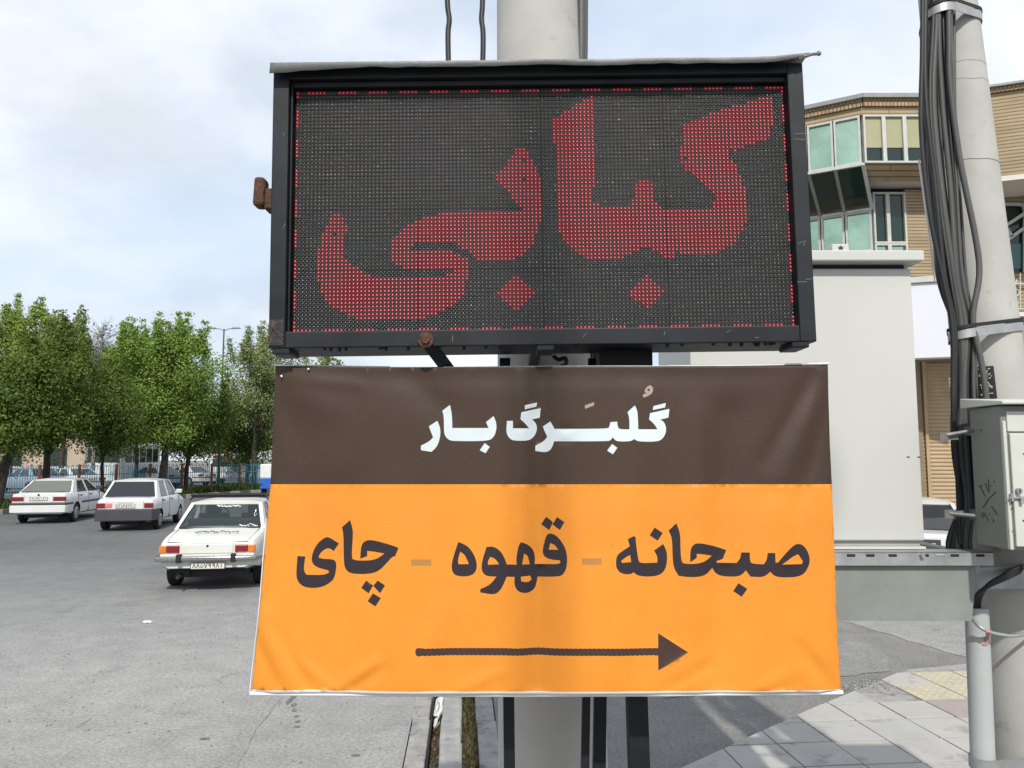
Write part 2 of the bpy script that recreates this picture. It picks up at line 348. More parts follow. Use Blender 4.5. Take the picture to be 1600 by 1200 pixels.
def sheet(name, pts, z, m, thick=0.0, kind='structure'):
    b = MB(); p = [Vector((q[0], q[1], z)) for q in pts]
    if thick: b.prism(p, (0, 0, -thick))
    else: b.add(p, [tuple(range(len(p)))])
    o = b.build(name, m); tag(o, kind=kind)
    if not thick:
        me = o.data
        if me.polygons[0].normal.z < 0: me.flip_normals()
    return o
g = sheet('ground', [(-900, -300), (900, -300), (900, 1500), (-900, 1500)], -.32, A_DUST)

LD = -.0625                                    # the kerb beside the sign runs slightly left of the view direction
def lat(u): q = G(u, 1200); return q.x - LD * q.y
def SP(a, y, z=0.0): return Vector((a + LD * y, y, z))
a_ed0, a_ch0, a_k0, a_k1, a_p1, a_k2 = lat(628), lat(662), lat(686), lat(721), lat(748), lat(784)
KERB = [(-21.5, -8), (-20.8, 8), (-20.0, 20), (-19.0, 28.6), (-17.6, 39.7), (-15.5, 47.3), (-11.8, 56), (-5, 66), (8, 80), (40, 105)]
kc = catmull([(x, y, 0) for x, y in KERB], 8)
rp_ = [(p.x, p.y) for p in kc] + [(60, 105), (60, 40)]
road = sheet('road', rp_ + [tuple(SP(a_ed0, 40).xy), tuple(SP(a_ed0, -8).xy)], 0, A_ROAD, .3)
sideroad = sheet('side_road', [tuple(SP(a_k2, -8).xy), (60, -8), (60, 39.9), tuple(SP(a_k2, 39.9).xy)], 0, A_SIDE, .3)
# channel floor and planting strip
for nm, a0, a1, z, m in (('gutter_bed', a_ch0, a_k0, -.17, M['mud']), ('planting_bed', a_k1, a_p1, -.05, M['soil'])):
    o = sheet(nm, [SP(a0, -2).xy, SP(a1, -2).xy, SP(a1, 30).xy, SP(a0, 30).xy], z, m, .1)
def stones(name, a0, a1, z0, z1, L, m, y0=1.5, y1=24, gap=.012, seed=1, joint=0):
    st = empty(name, SP((a0 + a1) / 2, y0, 0)); tag(st, kind='structure'); rr = random.Random(seed); y = y0
    while y < y1:
        l = L * rr.uniform(.92, 1.08); b = MB(); ja = rr.uniform(-.006, .006); jz = rr.uniform(-.012, .008)
        n = 4
        for k in range(1):
            p = [SP(a0 + ja, y, z0), SP(a1 + ja, y, z0), SP(a1 + ja, y, z1 + jz), SP(a0 + ja, y, z1 + jz), SP(a0 + ja, y + l - gap, z0), SP(a1 + ja, y + l - gap, z0), SP(a1 + ja, y + l - gap, z1 + jz), SP(a0 + ja, y + l - gap, z1 + jz)]
            b.hexa(p)
        o = b.build('kerb_stone', m, st, off=st.location, bevel=.012); y += l
    return st
stones('channel_edging', a_ed0 + .004, a_ch0, -.25, .004, .62, M['cement'], seed=3)
stones('kerb', a_k0, a_k1, -.25, .11, .5, M['kerb'], seed=4)
stones('strip_edging', a_p1, a_k2 - .004, -.25, .02, .6, M['cement'], seed=5)
# weeds, leaves and litter in the strip and the channel
def scatter_blades(name, n, fa, h, wd, m, seed, kind='stuff', parent=None):
    rr = np.random.RandomState(seed); base = np.array([fa(rr) for _ in range(n)])
    ang = rr.uniform(0, 2 * np.pi, n); hh = h * rr.uniform(.4, 1.3, n); lean = rr.uniform(.1, .9, n) * hh; w_ = wd * rr.uniform(.6, 1.4, n)
    dx, dy = np.cos(ang), np.sin(ang); V = np.zeros((n, 4, 3))
    V[:, 0] = base + np.stack([-dy * w_, dx * w_, 0 * w_], 1); V[:, 1] = base + np.stack([dy * w_, -dx * w_, 0 * w_], 1)
    V[:, 2] = base + np.stack([dx * lean + dy * w_ * .4, dy * lean - dx * w_ * .4, hh], 1); V[:, 3] = base + np.stack([dx * lean - dy * w_ * .4, dy * lean + dx * w_ * .4, hh * .96], 1)
    me = np_mesh(name, V.reshape(-1, 3), np.arange(n * 4).reshape(n, 4), [m]); return link(name, me, parent)
M['weed'] = leaf_mat('weed_leaf', (.03, .055, .012), (.13, .14, .04))
M['dryleaf'] = leaf_mat('dry_leaf', (.10, .06, .03), (.22, .16, .09))
def fa(rr): y = rr.uniform(4.0, 9.0); return tuple(SP(rr.uniform(a_k1 + .005, a_p1 - .005), y, -.055))
o = scatter_blades('strip_weeds', 520, fa, .045, .007, M['weed'], 3); tag(o, 'low green weeds growing in the soil strip beside the kerb', 'weeds', kind='stuff')
def fb(rr): y = rr.uniform(4.0, 9.0); return tuple(SP(rr.uniform(a_ch0 + .01, a_k1 - .02) if rr.rand() < .4 else rr.uniform(a_k1 + .005, a_p1 - .005), y, -.10 if rr.rand() < .5 else -.045))
def fb(rr):
    y = rr.uniform(4.0, 9.0)
    return tuple(SP(rr.uniform(a_ch0 + .01, a_k0 - .01), y, -.168)) if rr.rand() < .45 else tuple(SP(rr.uniform(a_k1 + .005, a_p1 - .005), y, -.048))
o = scatter_blades('fallen_leaves', 1100, fb, .02, .014, M['dryleaf'], 5); tag(o, 'dry brown leaves lying in the gutter channel and soil strip', 'leaves', kind='stuff')
hz_ = MB(); hz_.tube(catmull([SP(a_ch0 + .012 + .004 * math.sin(1.7 * y_), y_, -.02 + .01 * math.sin(y_)) for y_ in np.arange(1.5, 12, .4)], 3), .011, 7); ho_ = hz_.build('black_hose', M['rubber'], off=SP(a_ch0, 1.5, 0), smooth=60); tag(ho_, 'thin black hose lying along the edge of the gutter channel', 'hose')
# crumpled white bag in the channel
def crumple(name, c, size, m, seed, label, cat):
    bm = bmesh.new(); bmesh.ops.create_icosphere(bm, subdivisions=3, radius=1)
    for v in bm.verts:
        k = 1 + .55 * noise.noise(v.co * 1.9 + Vector((seed, 0, 0))) + .25 * noise.noise(v.co * 5 + Vector((0, seed, 0)))
        v.co = Vector((v.co.x * size[0] * k, v.co.y * size[1] * k, max(v.co.z, -.6) * size[2] * k))
    me = bpy.data.meshes.new(name); bm.to_mesh(me); bm.free(); me.materials.append(m); o = link(name, me, None, c); tag(o, label, cat); return o
q = G(677, 1108, -.1); crumple('plastic_bag', (SP((a_ch0 + a_k0) / 2, q.y, -.11)), (.05, .28, .07), M['litter'], 3, 'crumpled white plastic bag stuck in the gutter channel', 'bag')
q = G(230, 973); crumple('paper_scrap', (q.x, q.y, .012), (.055, .04, .014), M['litter'], 8, 'small white paper scrap lying on the asphalt', 'litter')
# pale and dark patches of surfacing
def patch(name, uvs, z, m, jit=.03, seed=0):
    pts = [G(u, v, z) for u, v in uvs]; out = []; rr = random.Random(seed); n = len(pts)
    for i in range(n):
        a, b = pts[i], pts[(i + 1) % n]; k = max(2, int((b - a).length / .12))
        for j in range(k):
            p = a.lerp(b, j / k); out.append((p.x + rr.uniform(-jit, jit), p.y + rr.uniform(-jit, jit)))
    o = sheet(name, out, z, m); return o
patch('pale_trench_strip', [(424, 1088), (442, 1088), (400, 1140), (372, 1200), (335, 1200), (380, 1140)], .004, A_PALE, .010, 1)
A_TAR = mat('tar_seal', (.12, .118, .115), .8, 0, .2, 20)
for i, (u, v, w_, h_) in enumerate(((455, 1092, 5, 8), (459, 1101, 4, 3), (460, 1110, 4, 1.5), (463, 1119, 4, 1.5), (466, 1127, 5, 1.5), (464, 1135, 5, 1.5), (319, 1154, 10, 2), (556, 1180, 7, 2))):
    q = G(u, v, .003); sx = w_ / FPX * q.y; sy = h_ * q.y * q.y / (FPX * CAMZ)
    pts = [(q.x + sx * math.cos(a) * rnd.uniform(.7, 1.2), q.y + sy * math.sin(a) * rnd.uniform(.7, 1.2)) for a in [k * math.pi / 5 for k in range(10)]]
    sheet('tar_spot', pts, .003, A_TAR)
patch('pale_surfacing', [(1310, 968), (1520, 1030), (1700, 1040), (1900, 980), (1500, 925), (1300, 925)], .004, A_PALE, .03, 2)
patch('grey_surfacing', [(1300, 1012), (1330, 1000), (1385, 1022), (1390, 1050), (1310, 1056), (1180, 1075), (1040, 1092), (1040, 1050)], .005, A_MID, .03, 3)
# loose grit on the road
rr = np.random.RandomState(4); n = 900
def grit(name, n, fpos, r0, r1, m, seed):
    rr = np.random.RandomState(seed); oct_v = np.array([[1, 0, 0], [-1, 0, 0], [0, 1, 0], [0, -1, 0], [0, 0, 1], [0, 0, -.2]], float); oct_f = np.array([[0, 2, 4], [2, 1, 4], [1, 3, 4], [3, 0, 4], [2, 0, 5], [1, 2, 5], [3, 1, 5], [0, 3, 5]])
    V = []; F = []
    for i in range(n):
        p = np.array(fpos(rr)); s = rr.uniform(r0, r1); a = rr.uniform(0, 6.3); ca, sa = math.cos(a), math.sin(a); v = oct_v * (s * rr.uniform(.6, 1.3, 3)); v[:, :2] = v[:, :2] @ np.array([[ca, sa], [-sa, ca]]); V.append(v + p); F.append(oct_f + 6 * i)
    return link(name, np_mesh(name, np.concatenate(V), np.concatenate(F), [m]))
o = grit('loose_grit', 900, lambda r_: (r_.uniform(-6, -.7), r_.uniform(4.5, 14), .002), .004, .013, M['stone'], 2); tag(o, 'loose grit and pebbles scattered over the asphalt road', 'grit', kind='stuff')

# ------------------------------------------------------------------ paved corner with slabs
HZ = .10
PV = [G(1030, 1215, HZ), G(1150, 1160, HZ), G(1265, 1108, HZ), G(1345, 1074, HZ), G(1420, 1044, HZ), G(1520, 1034, HZ)]
poly = [(p.x, p.y) for p in PV] + [(7.0, PV[-1].y + .25), (7.0, 2.2), (PV[0].x - .4, 2.2)]
def clip(sub, cl):
    area = sum(cl[i][0] * cl[(i + 1) % len(cl)][1] - cl[(i + 1) % len(cl)][0] * cl[i][1] for i in range(len(cl))); sg = 1 if area > 0 else -1
    out = sub
    for i in range(len(cl)):
        a, b = cl[i], cl[(i + 1) % len(cl)]; inp, out = out, []
        f = lambda p: sg * ((b[0] - a[0]) * (p[1] - a[1]) - (b[1] - a[1]) * (p[0] - a[0]))
        for j in range(len(inp)):
            p, q = inp[j], inp[(j + 1) % len(inp)]; fp, fq = f(p), f(q)
            if fp >= 0: out.append(p)
            if fp * fq < 0: t = fp / (fp - fq); out.append((p[0] + (q[0] - p[0]) * t, p[1] + (q[1] - p[1]) * t))
        if len(out) < 3: return []
    return out
b = MB(); b.prism([Vector((x, y, HZ - .012)) for x, y in poly], (0, 0, -.12)); pavement = b.build('pavement', M['cement'], bevel=0); tag(pavement, kind='structure')
pa = R(5.5); ca, sa = math.cos(pa), math.sin(pa); rs = random.Random(11)
o0 = G(1258, 1128, HZ)
SLABM = [M['slab']] + [mat('paving_slab_tint_' + n_, c, .9, 0, .08, 3, .2, 90, dirt=((.22, .213, .195), 5.0, .56)) for n_, c in (('warm', (.365, .352, .322)), ('cool', (.345, .337, .318)))]
def projpx(p):
    d = Vector(p) - Vector((0, 0, CAMZ)); fw = d.y * CT + d.z * ST; up = -d.y * ST + d.z * CT
    return 800 + FPX * d.x / fw, 600 - FPX * up / fw
for i in range(-5, 11):
    for j in range(-6, 6):
        if rs.random() < 0: continue
        g_ = .0065; s_ = .4
        sq = [(i * s_ + g_, j * s_ + g_), ((i + 1) * s_ - g_, j * s_ + g_), ((i + 1) * s_ - g_, (j + 1) * s_ - g_), (i * s_ + g_, (j + 1) * s_ - g_)]
        sq = [(o0.x + x * ca - y * sa, o0.y + x * sa + y * ca) for x, y in sq]
        c_ = clip(sq, poly)
        if len(c_) < 3: continue
        cx = sum(p[0] for p in c_) / len(c_); cy = sum(p[1] for p in c_) / len(c_)
        if cy < 3.9: continue
        u, v = projpx((cx, cy, HZ))
        if 1330 < u < 1400 and v < 1082: continue          # broken corner
        if v < 1054: continue
        m = rs.choice(SLABM); yel = 1418 < u < 1600 and 1050 < v < 1092
        if yel: m = M['slabyellow']
        elif u > 1470 and 1092 < v < 1112: m = M['slabred']
        b = MB(); dz = rs.uniform(-.003, .003); tx, ty = rs.uniform(-.006, .006), rs.uniform(-.006, .006)
        top = [Vector((x, y, HZ + dz + (x - cx) * tx + (y - cy) * ty)) for x, y in c_]; b.prism(top, (0, 0, -.03))
        if yel and len(c_) == 4:
            for a_ in range(5):
                for e_ in range(5):
                    s0, t0 = (a_ + .5) / 5, (e_ + .5) / 5; q = top[0].lerp(top[1], s0).lerp(top[3].lerp(top[2], s0), t0)
                    b.tube([q, q + Vector((0, 0, .005))], [.026, .018], 6)
        b.build('paving_slab', m, pavement, bevel=.003 if not yel else 0)
q = G(1362, 1072, .02)
def rub(rr):
    a = rr.uniform(0, 6.28); d = rr.rand() ** .5; u = 1362 + 42 * d * math.cos(a); v = 1072 + 11 * d * math.sin(a); p = G(u, v, .09); return (p.x, p.y, .084 + rr.uniform(0, .003))
o = grit('broken_rubble', 200, rub, .004, .022, M['stone'], 9); tag(o, 'broken rubble in the crumbled corner of the paved area', 'rubble', kind='stuff')

# ------------------------------------------------------------------ far side: verge, striped kerb
vp = [(p.x, p.y) for p in kc]
vl = [(p.x - 30, p.y + 12) for p in reversed(kc)]
M['verge'] = mat('dusty_verge_soil', (.11, .095, .065), .95, 0, .3, 2)
verge = sheet('verge', [(p.x - .16, p.y) for p in kc] + vl, .15, M['verge'], .45)
fk = empty('far_kerb', (kc[24].x, kc[24].y, 0)); tag(fk, kind='structure')
# resample the kerb at 1 m
def resample(pts, step):
    out = [pts[0].copy()]; acc = 0
    for i in range(len(pts) - 1):
        a, b = pts[i], pts[i + 1]; l = (b - a).length; pos = step - acc
        while pos <= l: out.append(a.lerp(b, pos / l)); pos += step
        acc = (acc + l) % step
    return out
ks = [p for p in resample(kc, .95) if 14 < p.y < 72]
for i in range(len(ks) - 1):
    a, b_ = ks[i], ks[i + 1]; d = (b_ - a).normalized(); n_ = Vector((-d.y, d.x, 0)); e = d * .006
    b = MB(); A0, B0 = a + e, b_ - e; z0, z1 = Vector((0, 0, -.2)), Vector((0, 0, .19))
    b.hexa([A0 + z0, B0 + z0, B0 + z1, A0 + z1, A0 + n_ * .15 + z0, B0 + n_ * .15 + z0, B0 + n_ * .15 + z1, A0 + n_ * .15 + z1])
    b.build('kerb_stone', M['kerbdark'] if i % 2 else M['kerblight'], fk, off=fk.location, bevel=.015)

# ------------------------------------------------------------------ fence of paired hoops between rust-coloured posts
FL = catmull([(-25.4, 20, 0), (-24.6, 27, 0), (-23.2, 35, 0), (-20.0, 43, 0), (-16.4, 50, 0), (-12.4, 58, 0), (-5.5, 68, 0)], 10)
fp = [p for p in resample(FL, 2.15) if 25 < p.y < 66]
fence = empty('hoop_fence', (fp[0].x, fp[0].y, .15)); tag(fence, 'blue hoop topped steel fence with rust brown posts under the trees', 'fence')
hb = MB(); hp = [Vector((-.062, 0, 0))] + [Vector((-.062, 0, 1.42))] + [Vector((.062 * -math.cos(a), 0, 1.42 + .08 * math.sin(a))) for a in [math.pi * k / 6 for k in range(1, 6)]] + [Vector((.062, 0, 1.42)), Vector((.062, 0, 0))]
hb.tube(hp, .017, 5); ho = hb.build('fence_hoop', M['fenceblue'], fence, smooth=60); hme = ho.data; bpy.data.objects.remove(ho)
pb = MB(); pb.box(-.055, .055, -.055, .055, 0, 1.62); pb.add([(-.06, -.06, 1.62), (.06, -.06, 1.62), (.06, .06, 1.62), (-.06, .06, 1.62), (0, 0, 1.67)], [(0, 1, 4), (1, 2, 4), (2, 3, 4), (3, 0, 4), (3, 2, 1, 0)])
po = pb.build('fence_post', M['fencepost'], fence); pme = po.data; bpy.data.objects.remove(po)
for i, p in enumerate(fp):
    o = link('fence_post', pme, fence, (p.x - fp[0].x, p.y - fp[0].y, 0))
    if i < len(fp) - 1:
        nxt = fp[i + 1]; d = nxt - p; ang = math.atan2(d.y, d.x); o.rotation_euler.z = ang
        b = MB(); c0 = p - fp[0]
        for z in (.22, 1.12): b.bar(c0 + Vector((0, 0, z)), c0 + d + Vector((0, 0, z)), .03, .04)
        b.build('fence_rail', M['fenceblue'], fence)
        for k in range(8):
            q = p + d * ((k + .5) / 8); h = link('fence_hoop', hme, fence, (q.x - fp[0].x, q.y - fp[0].y, .1)); h.rotation_euler.z = ang
# low planting along the fence
def vg(rr):
    k = rr.randint(0, len(kc) - 1); t = rr.rand(); i = rr.randint(20, 62); i = min(i, len(kc) - 2); p = kc[i].lerp(kc[i + 1], t); s = rr.uniform(.35, 2.3) ; return (p.x - s, p.y + .3 * s, .14)
M['shrub'] = leaf_mat('verge_leaf', (.025, .05, .012), (.10, .15, .035))
o = scatter_blades('verge_plants', 14000, vg, .30, .035, M['shrub'], 8); tag(o, 'low green plants and grass along the foot of the hoop fence', 'plants', kind='stuff')

# ================================================================== TREES
def tree(label, base, crown, rx, rz0, rz1, nleaf, leaf, lm, seed, bark=None, r0=.16, name='street_tree', clumps=120, shoots=14, group='trees along the far side of the road', lean=(0, 0), spread=.36, fork=None, bare=False, ry=None):
    rr = np.random.RandomState(seed); bx, by, bz = base; cx, cy = crown; root = empty(name, base); tag(root, label, 'tree', group)
    bark = bark or M['bark']; ry = ry or rx; fork = fork or (rz0 + .12 * (rz1 - rz0))
    b = MB(); tp = [Vector((bx, by, bz - .1)), Vector((bx + lean[0] * .3 + rr.uniform(-.05, .05), by, bz + (fork - bz) * .35)), Vector((bx + lean[0] * .7 + rr.uniform(-.06, .06), by + lean[1] * .5, bz + (fork - bz) * .7)), Vector((bx + lean[0], by + lean[1], fork))]
    tp = catmull(tp, 4); b.tube(tp, [r0 * (1.25 if k == 0 else 1) * (1 - .35 * k / (len(tp) - 1)) for k in range(len(tp))], 9)
    F = tp[-1]; zc = (rz0 + rz1) / 2; hz = (rz1 - rz0) / 2; limbs = []
    nl = 7
    for i in range(nl):
        a = 2 * math.pi * (i + rr.uniform(-.3, .3)) / nl; el = rr.uniform(.1, .9); d = rr.uniform(.45, .8)
        E = Vector((cx + rx * d * math.cos(a), cy + ry * d * math.sin(a), zc + hz * (el * 1.5 - .55)))
        mid = F.lerp(E, .5) + Vector((rr.uniform(-.2, .2), rr.uniform(-.2, .2), .12 * hz))
        pth = catmull([F - Vector((0, 0, .12)), mid, E], 5); b.tube(pth, [r0 * .5 * (1 - .8 * k / (len(pth) - 1)) for k in range(len(pth))], 6); limbs.append(pth)
    E = Vector((cx, cy, rz1 - .15 * hz)); pth = catmull([F - Vector((0, 0, .1)), Vector(((F.x + cx) / 2 + .15, (F.y + cy) / 2, (F.z + E.z) / 2)), E], 6)
    b.tube(pth, [r0 * .62 * (1 - .85 * k / (len(pth) - 1)) for k in range(len(pth))], 7); limbs.append(pth)
    lp = [q for l in limbs for q in l[2:]]; C = []; W = []
    off = rr.uniform(0, 50, 3)
    while len(C) < clumps:
        d = rr.normal(size=3); d /= np.linalg.norm(d); r = rr.rand() ** .42
        k = .74 + .58 * noise.noise(Vector(d * 2.1 + off))
        p = np.array([cx + rx * d[0] * r * k, cy + ry * d[1] * r * k, zc + hz * d[2] * r * (k if d[2] < 0 else .88 + .35 * (k - .8))])
        if p[2] < rz0 or (d[2] < -.15 and rr.rand() < .35): continue
        C.append(p); W.append(rr.uniform(.5, 1.3))
    for i in range(0, clumps, 2 if not bare else 1):
        p = Vector(C[i]); q = min(lp, key=lambda t: (t - p).length + (1.0 if t.z > p.z else 0)); m_ = q.lerp(p, .5) + Vector((0, 0, .12))
        b.tube([q, m_, p], [r0 * .12, r0 * .08, r0 * .03], 4)
        if bare:
            for k in range(9):
                e = p + Vector(rr.normal(size=3)) * .55 + Vector((0, 0, .25)); b.tube([m_.lerp(p, rr.rand()), e], [.013, .004], 3)
    b.build('trunk', bark, root, off=base, smooth=60)
    for k in range(shoots):     # upright leafy shoots that break the outline
        a = rr.uniform(0, 6.28); d = rr.uniform(.1, .8); x, y = cx + rx * d * math.cos(a), cy + ry * d * math.sin(a); z = zc + hz * math.sqrt(max(0, 1 - d * d)) * .93
        hs = rr.uniform(.5, 1.9); tx = rr.normal() * .12
        for s in range(6): C.append(np.array([x + rr.normal() * .05 + tx * s * .3, y + rr.normal() * .06, z - .3 + s * .2 * hs])); W.append(-.55 + .07 * s)
    C = np.array(C); W = np.array(W); ww = np.abs(W); cnt = rr.multinomial(nleaf, ww / ww.sum()); idx = np.repeat(np.arange(len(C)), cnt); n = len(idx)
    sg = np.where(W[idx] < 0, .03 + .33 * np.abs(W[idx]), spread * (.7 + .5 * np.abs(W[idx])))[:, None]
    pos = C[idx] + rr.normal(size=(n, 3)) * sg * np.array([1, 1, .75])
    od = pos - C[idx]; od /= (np.linalg.norm(od, axis=1)[:, None] + 1e-6); nrm = .55 * rr.normal(size=(n, 3)) + 1.0 * od + np.array([0, -.15, .55]); nrm /= np.linalg.norm(nrm, axis=1)[:, None]
    t1 = np.cross(nrm, rr.normal(size=(n, 3))); t1 /= np.linalg.norm(t1, axis=1)[:, None]; t2 = np.cross(nrm, t1)
    L = (leaf * rr.uniform(.6, 1.35, n))[:, None]; V = np.zeros((n, 4, 3))
    V[:, 0] = pos - t1 * L * .5; V[:, 1] = pos + t2 * L * .30 + nrm * L * .05; V[:, 2] = pos + t1 * L * .5; V[:, 3] = pos - t2 * L * .30 + nrm * L * .05
    V -= np.array(base)
    me = np_mesh('crown', V.reshape(-1, 3), np.arange(n * 4).reshape(n, 4), [lm]); link('crown', me, root)
    return root
LM1 = leaf_mat('deep_green_leaf', (.036, .070, .013), (.135, .19, .04))
LM2 = leaf_mat('fresh_green_leaf', (.085, .16, .024), (.24, .335, .08))
LM3 = leaf_mat('olive_pale_leaf', (.12, .155, .06), (.26, .31, .14))
LM4 = leaf_mat('yellow_green_leaf', (.12, .185, .03), (.27, .35, .085))
def at(u, Y): return (u - 800) / FPX * Y * 1.005
def zt(v, Y): return P(300, v, Y).z
def T(label, u, Y, uc, rpx, v0, v1, **k):
    x = at(u, Y); sc = Y / FPX; return tree(label, (x, Y, .15), (at(uc, Y), Y), rpx * sc, zt(v0, Y), zt(v1, Y), **k)
T('dense dark green tree with a leaning trunk beside the white sports utility vehicle', 4, 30, 20, 122, 722, 552, nleaf=62000, leaf=.115, lm=LM1, seed=2, lean=(.5, 0), clumps=150, shoots=8, r0=.24)
T('full green tree with dark trunk behind the rear of the dark striped saloon', 80, 34, 108, 78, 730, 545, nleaf=40000, leaf=.112, lm=LM1, seed=3, r0=.19)
T('tall yellow green tree rising above the dark tree near the fence start', 20, 48, 35, 105, 690, 490, nleaf=52000, leaf=.155, lm=LM4, seed=4, r0=.25, clumps=160, shoots=20)
T('light green airy tree between the tall yellow tree and bare twigs', 104, 47, 100, 48, 660, 500, nleaf=11000, leaf=.2, lm=LM3, seed=5, r0=.16, shoots=10)
T('thin street tree with slender twin stems behind the two moving cars', 167, 36, 178, 56, 728, 590, nleaf=20000, leaf=.115, lm=LM1, seed=6, r0=.10, shoots=10)
T('big bright green tree with tall upright shoots and forked trunk', 262, 41, 262, 102, 720, 522, nleaf=88000, leaf=.125, lm=LM2, seed=7, r0=.24, clumps=190, shoots=34, fork=2.9)
T('narrow tree with upright leafy shoots left of the forked tree', 218, 43, 205, 50, 718, 532, nleaf=30000, leaf=.125, lm=LM2, seed=8, r0=.13, shoots=24)
T('slim dark tree between the forked tree and green lamp post', 298, 45, 312, 66, 726, 600, nleaf=26000, leaf=.125, lm=LM1, seed=9, r0=.13, shoots=6)
T('dull olive tree behind the lamp post and the hanging banner', 402, 50, 425, 82, 700, 528, nleaf=38000, leaf=.13, lm=LM3, seed=10, r0=.18, clumps=140, shoots=16)
T('shaded green tree at the far end of the hoop fence', 392, 54, 380, 60, 735, 610, nleaf=22000, leaf=.15, lm=LM1, seed=12, r0=.15, shoots=4)
T('olive tree whose top shows in the slot above the banner', 500, 58, 500, 70, 720, 562, nleaf=9000, leaf=.22, lm=LM3, seed=13, r0=.18, shoots=10)
T('bare grey tree with fine leafless twigs among the green crowns', 152, 46, 156, 30, 690, 498, nleaf=500, leaf=.16, lm=LM3, seed=14, r0=.13, bark=M['twig'], shoots=0, bare=True, clumps=120)
for i, (u, Y, rp, v1, lm) in enumerate(((60, 62, 75, 610, LM1), (190, 64, 70, 620, LM3), (300, 66, 75, 625, LM1), (395, 68, 70, 640, LM1), (-60, 60, 80, 560, LM2))):
    T(('dark rounded tree behind the beige house', 'pale rounded tree behind the white bus', 'dark rounded tree behind the white van', 'dark rounded tree beyond the blue cargo truck', 'green tree beyond the beige house')[i], u, Y, u, rp, 728, v1, nleaf=9000, leaf=.26, lm=lm, seed=30 + i, r0=.2, group='trees far behind the fence', spread=.6, shoots=6)

# street lamp
lb = (at(347, 46), 46.0, .15); lz = zt(514, 46); lr = empty('street_lamp', lb); tag(lr, 'green street lamp post with two arms rising above the trees', 'street lamp')
b = MB(); b.tube([lb, (lb[0], 46, 3.2)], [.10, .09], 10); b.tube([(lb[0], 46, 3.2), (lb[0], 46, lz)], [.065, .045], 8); b.box(lb[0] - .16, lb[0] + .16, 45.84, 46.16, .1, .2); b.build('lamp_post', M['lampgreen'], lr, off=lb, smooth=40)
b = MB()
for s in (-1, 1): b.tube([(lb[0], 46, lz - .12), (lb[0] + s * .25, 46, lz), (lb[0] + s * .55, 46, lz + .02)], .025, 6)
b.build('arm', M['lampgrey'], lr, off=lb)
for s in (-1, 1):
    b = MB(); x = lb[0] + s * .72; bm = [Vector((x + .32 * math.cos(a), 46 + .13 * math.sin(a), lz + .02)) for a in [k * math.pi / 6 for k in range(12)]]
    top = [Vector((x + .2 * math.cos(a), 46 + .08 * math.sin(a), lz + .11)) for a in [k * math.pi / 6 for k in range(12)]]
    b.add(bm + top, [tuple(range(11, -1, -1)), tuple(range(12, 24))] + [(k, (k + 1) % 12, 12 + (k + 1) % 12, 12 + k) for k in range(12)]); b.build('lamp_head', M['lampgrey'], lr, off=lb, smooth=50)
# beige house behind the trees
hb_ = empty('beige_house', (-41, 60, .15)); tag(hb_, 'low beige house wall behind the dark trees and fence', 'house')
b = MB(); b.box(-54, -33, 60, 68, 0, 3.9); b.build('wall', M['beige'], hb_, off=hb_.location)
b = MB(); b.box(-54.3, -32.7, 59.7, 68.3, 3.9, 4.2); b.build('roof', M['roofedge'], hb_, off=hb_.location)
for x in (-50, -46.5, -43, -39.5, -36):
    b = MB(); b.box(x, x + 1.4, 59.95, 60.1, 1.5, 2.9); wv_ = b.build('window', M['darkglass'], hb_, off=hb_.location)
    b = MB(); b.box(x - .1, x + 1.5, 59.9, 59.96, 1.35, 1.5); b.build('sill', M['winframe'], wv_, off=hb_.location)

# ================================================================== VEHICLES
def lin(pts, y): return float(np.interp(y, [p[0] for p in pts], [p[1] for p in pts]))
def make_wheel(R_, w_, parent, x, y, side, rimm):
    b = MB(); seg = 24; prof = [(-w_ / 2, R_ * .62), (-w_ / 2, R_ * .9), (-w_ * .38, R_), (w_ * .38, R_), (w_ / 2, R_ * .9), (w_ / 2, R_ * .62)]
    vs = []; fs = []
    for k in range(seg):
        a = 2 * math.pi * k / seg
        for (px, pr) in prof: vs.append((x + px, y + pr * math.cos(a), R_ + pr * math.sin(a)))
    n = len(prof)
    for k in range(seg):
        k2 = (k + 1) % seg
        for j in range(n - 1): fs.append((k * n + j, k * n + j + 1, k2 * n + j + 1, k2 * n + j))
    fs.append(tuple(k * n for k in range(seg))); fs.append(tuple(k * n + n - 1 for k in range(seg))[::-1])
    b.add(vs, fs); wh = b.build('wheel', M['tyre'], parent, smooth=40)
    b = MB(); xo = x + side * (w_ / 2 + .002); c = Vector((xo + side * .012, y, R_)); ring = [Vector((xo, y + R_ * .64 * math.cos(a), R_ + R_ * .64 * math.sin(a))) for a in [2 * math.pi * k / 20 for k in range(20)]]
    ring2 = [Vector((xo + side * .014, y + R_ * .52 * math.cos(a), R_ + R_ * .52 * math.sin(a))) for a in [2 * math.pi * k / 20 for k in range(20)]]
    ring3 = [Vector((xo + side * .004, y + R_ * .2 * math.cos(a), R_ + R_ * .2 * math.sin(a))) for a in [2 * math.pi * k / 20 for k in range(20)]]
    b.add(ring + ring2 + ring3 + [c], [(k, (k + 1) % 20, 20 + (k + 1) % 20, 20 + k) for k in range(20)] + [(20 + k, 20 + (k + 1) % 20, 40 + (k + 1) % 20, 40 + k) for k in range(20)] + [(40 + k, 40 + (k + 1) % 20, 60) for k in range(20)])
    rm = b.build('rim', M[rimm], wh, smooth=40)
    b = MB()
    for k in range(8):
        a = 2 * math.pi * k / 8; p = Vector((xo + side * .0125, y + R_ * .37 * math.cos(a), R_ + R_ * .37 * math.sin(a))); b.tube([p - Vector((side * .006, 0, 0)), p + Vector((side * .004, 0, 0))], R_ * .07, 7)
    b.build('rim_hole', M['interior'], wh)
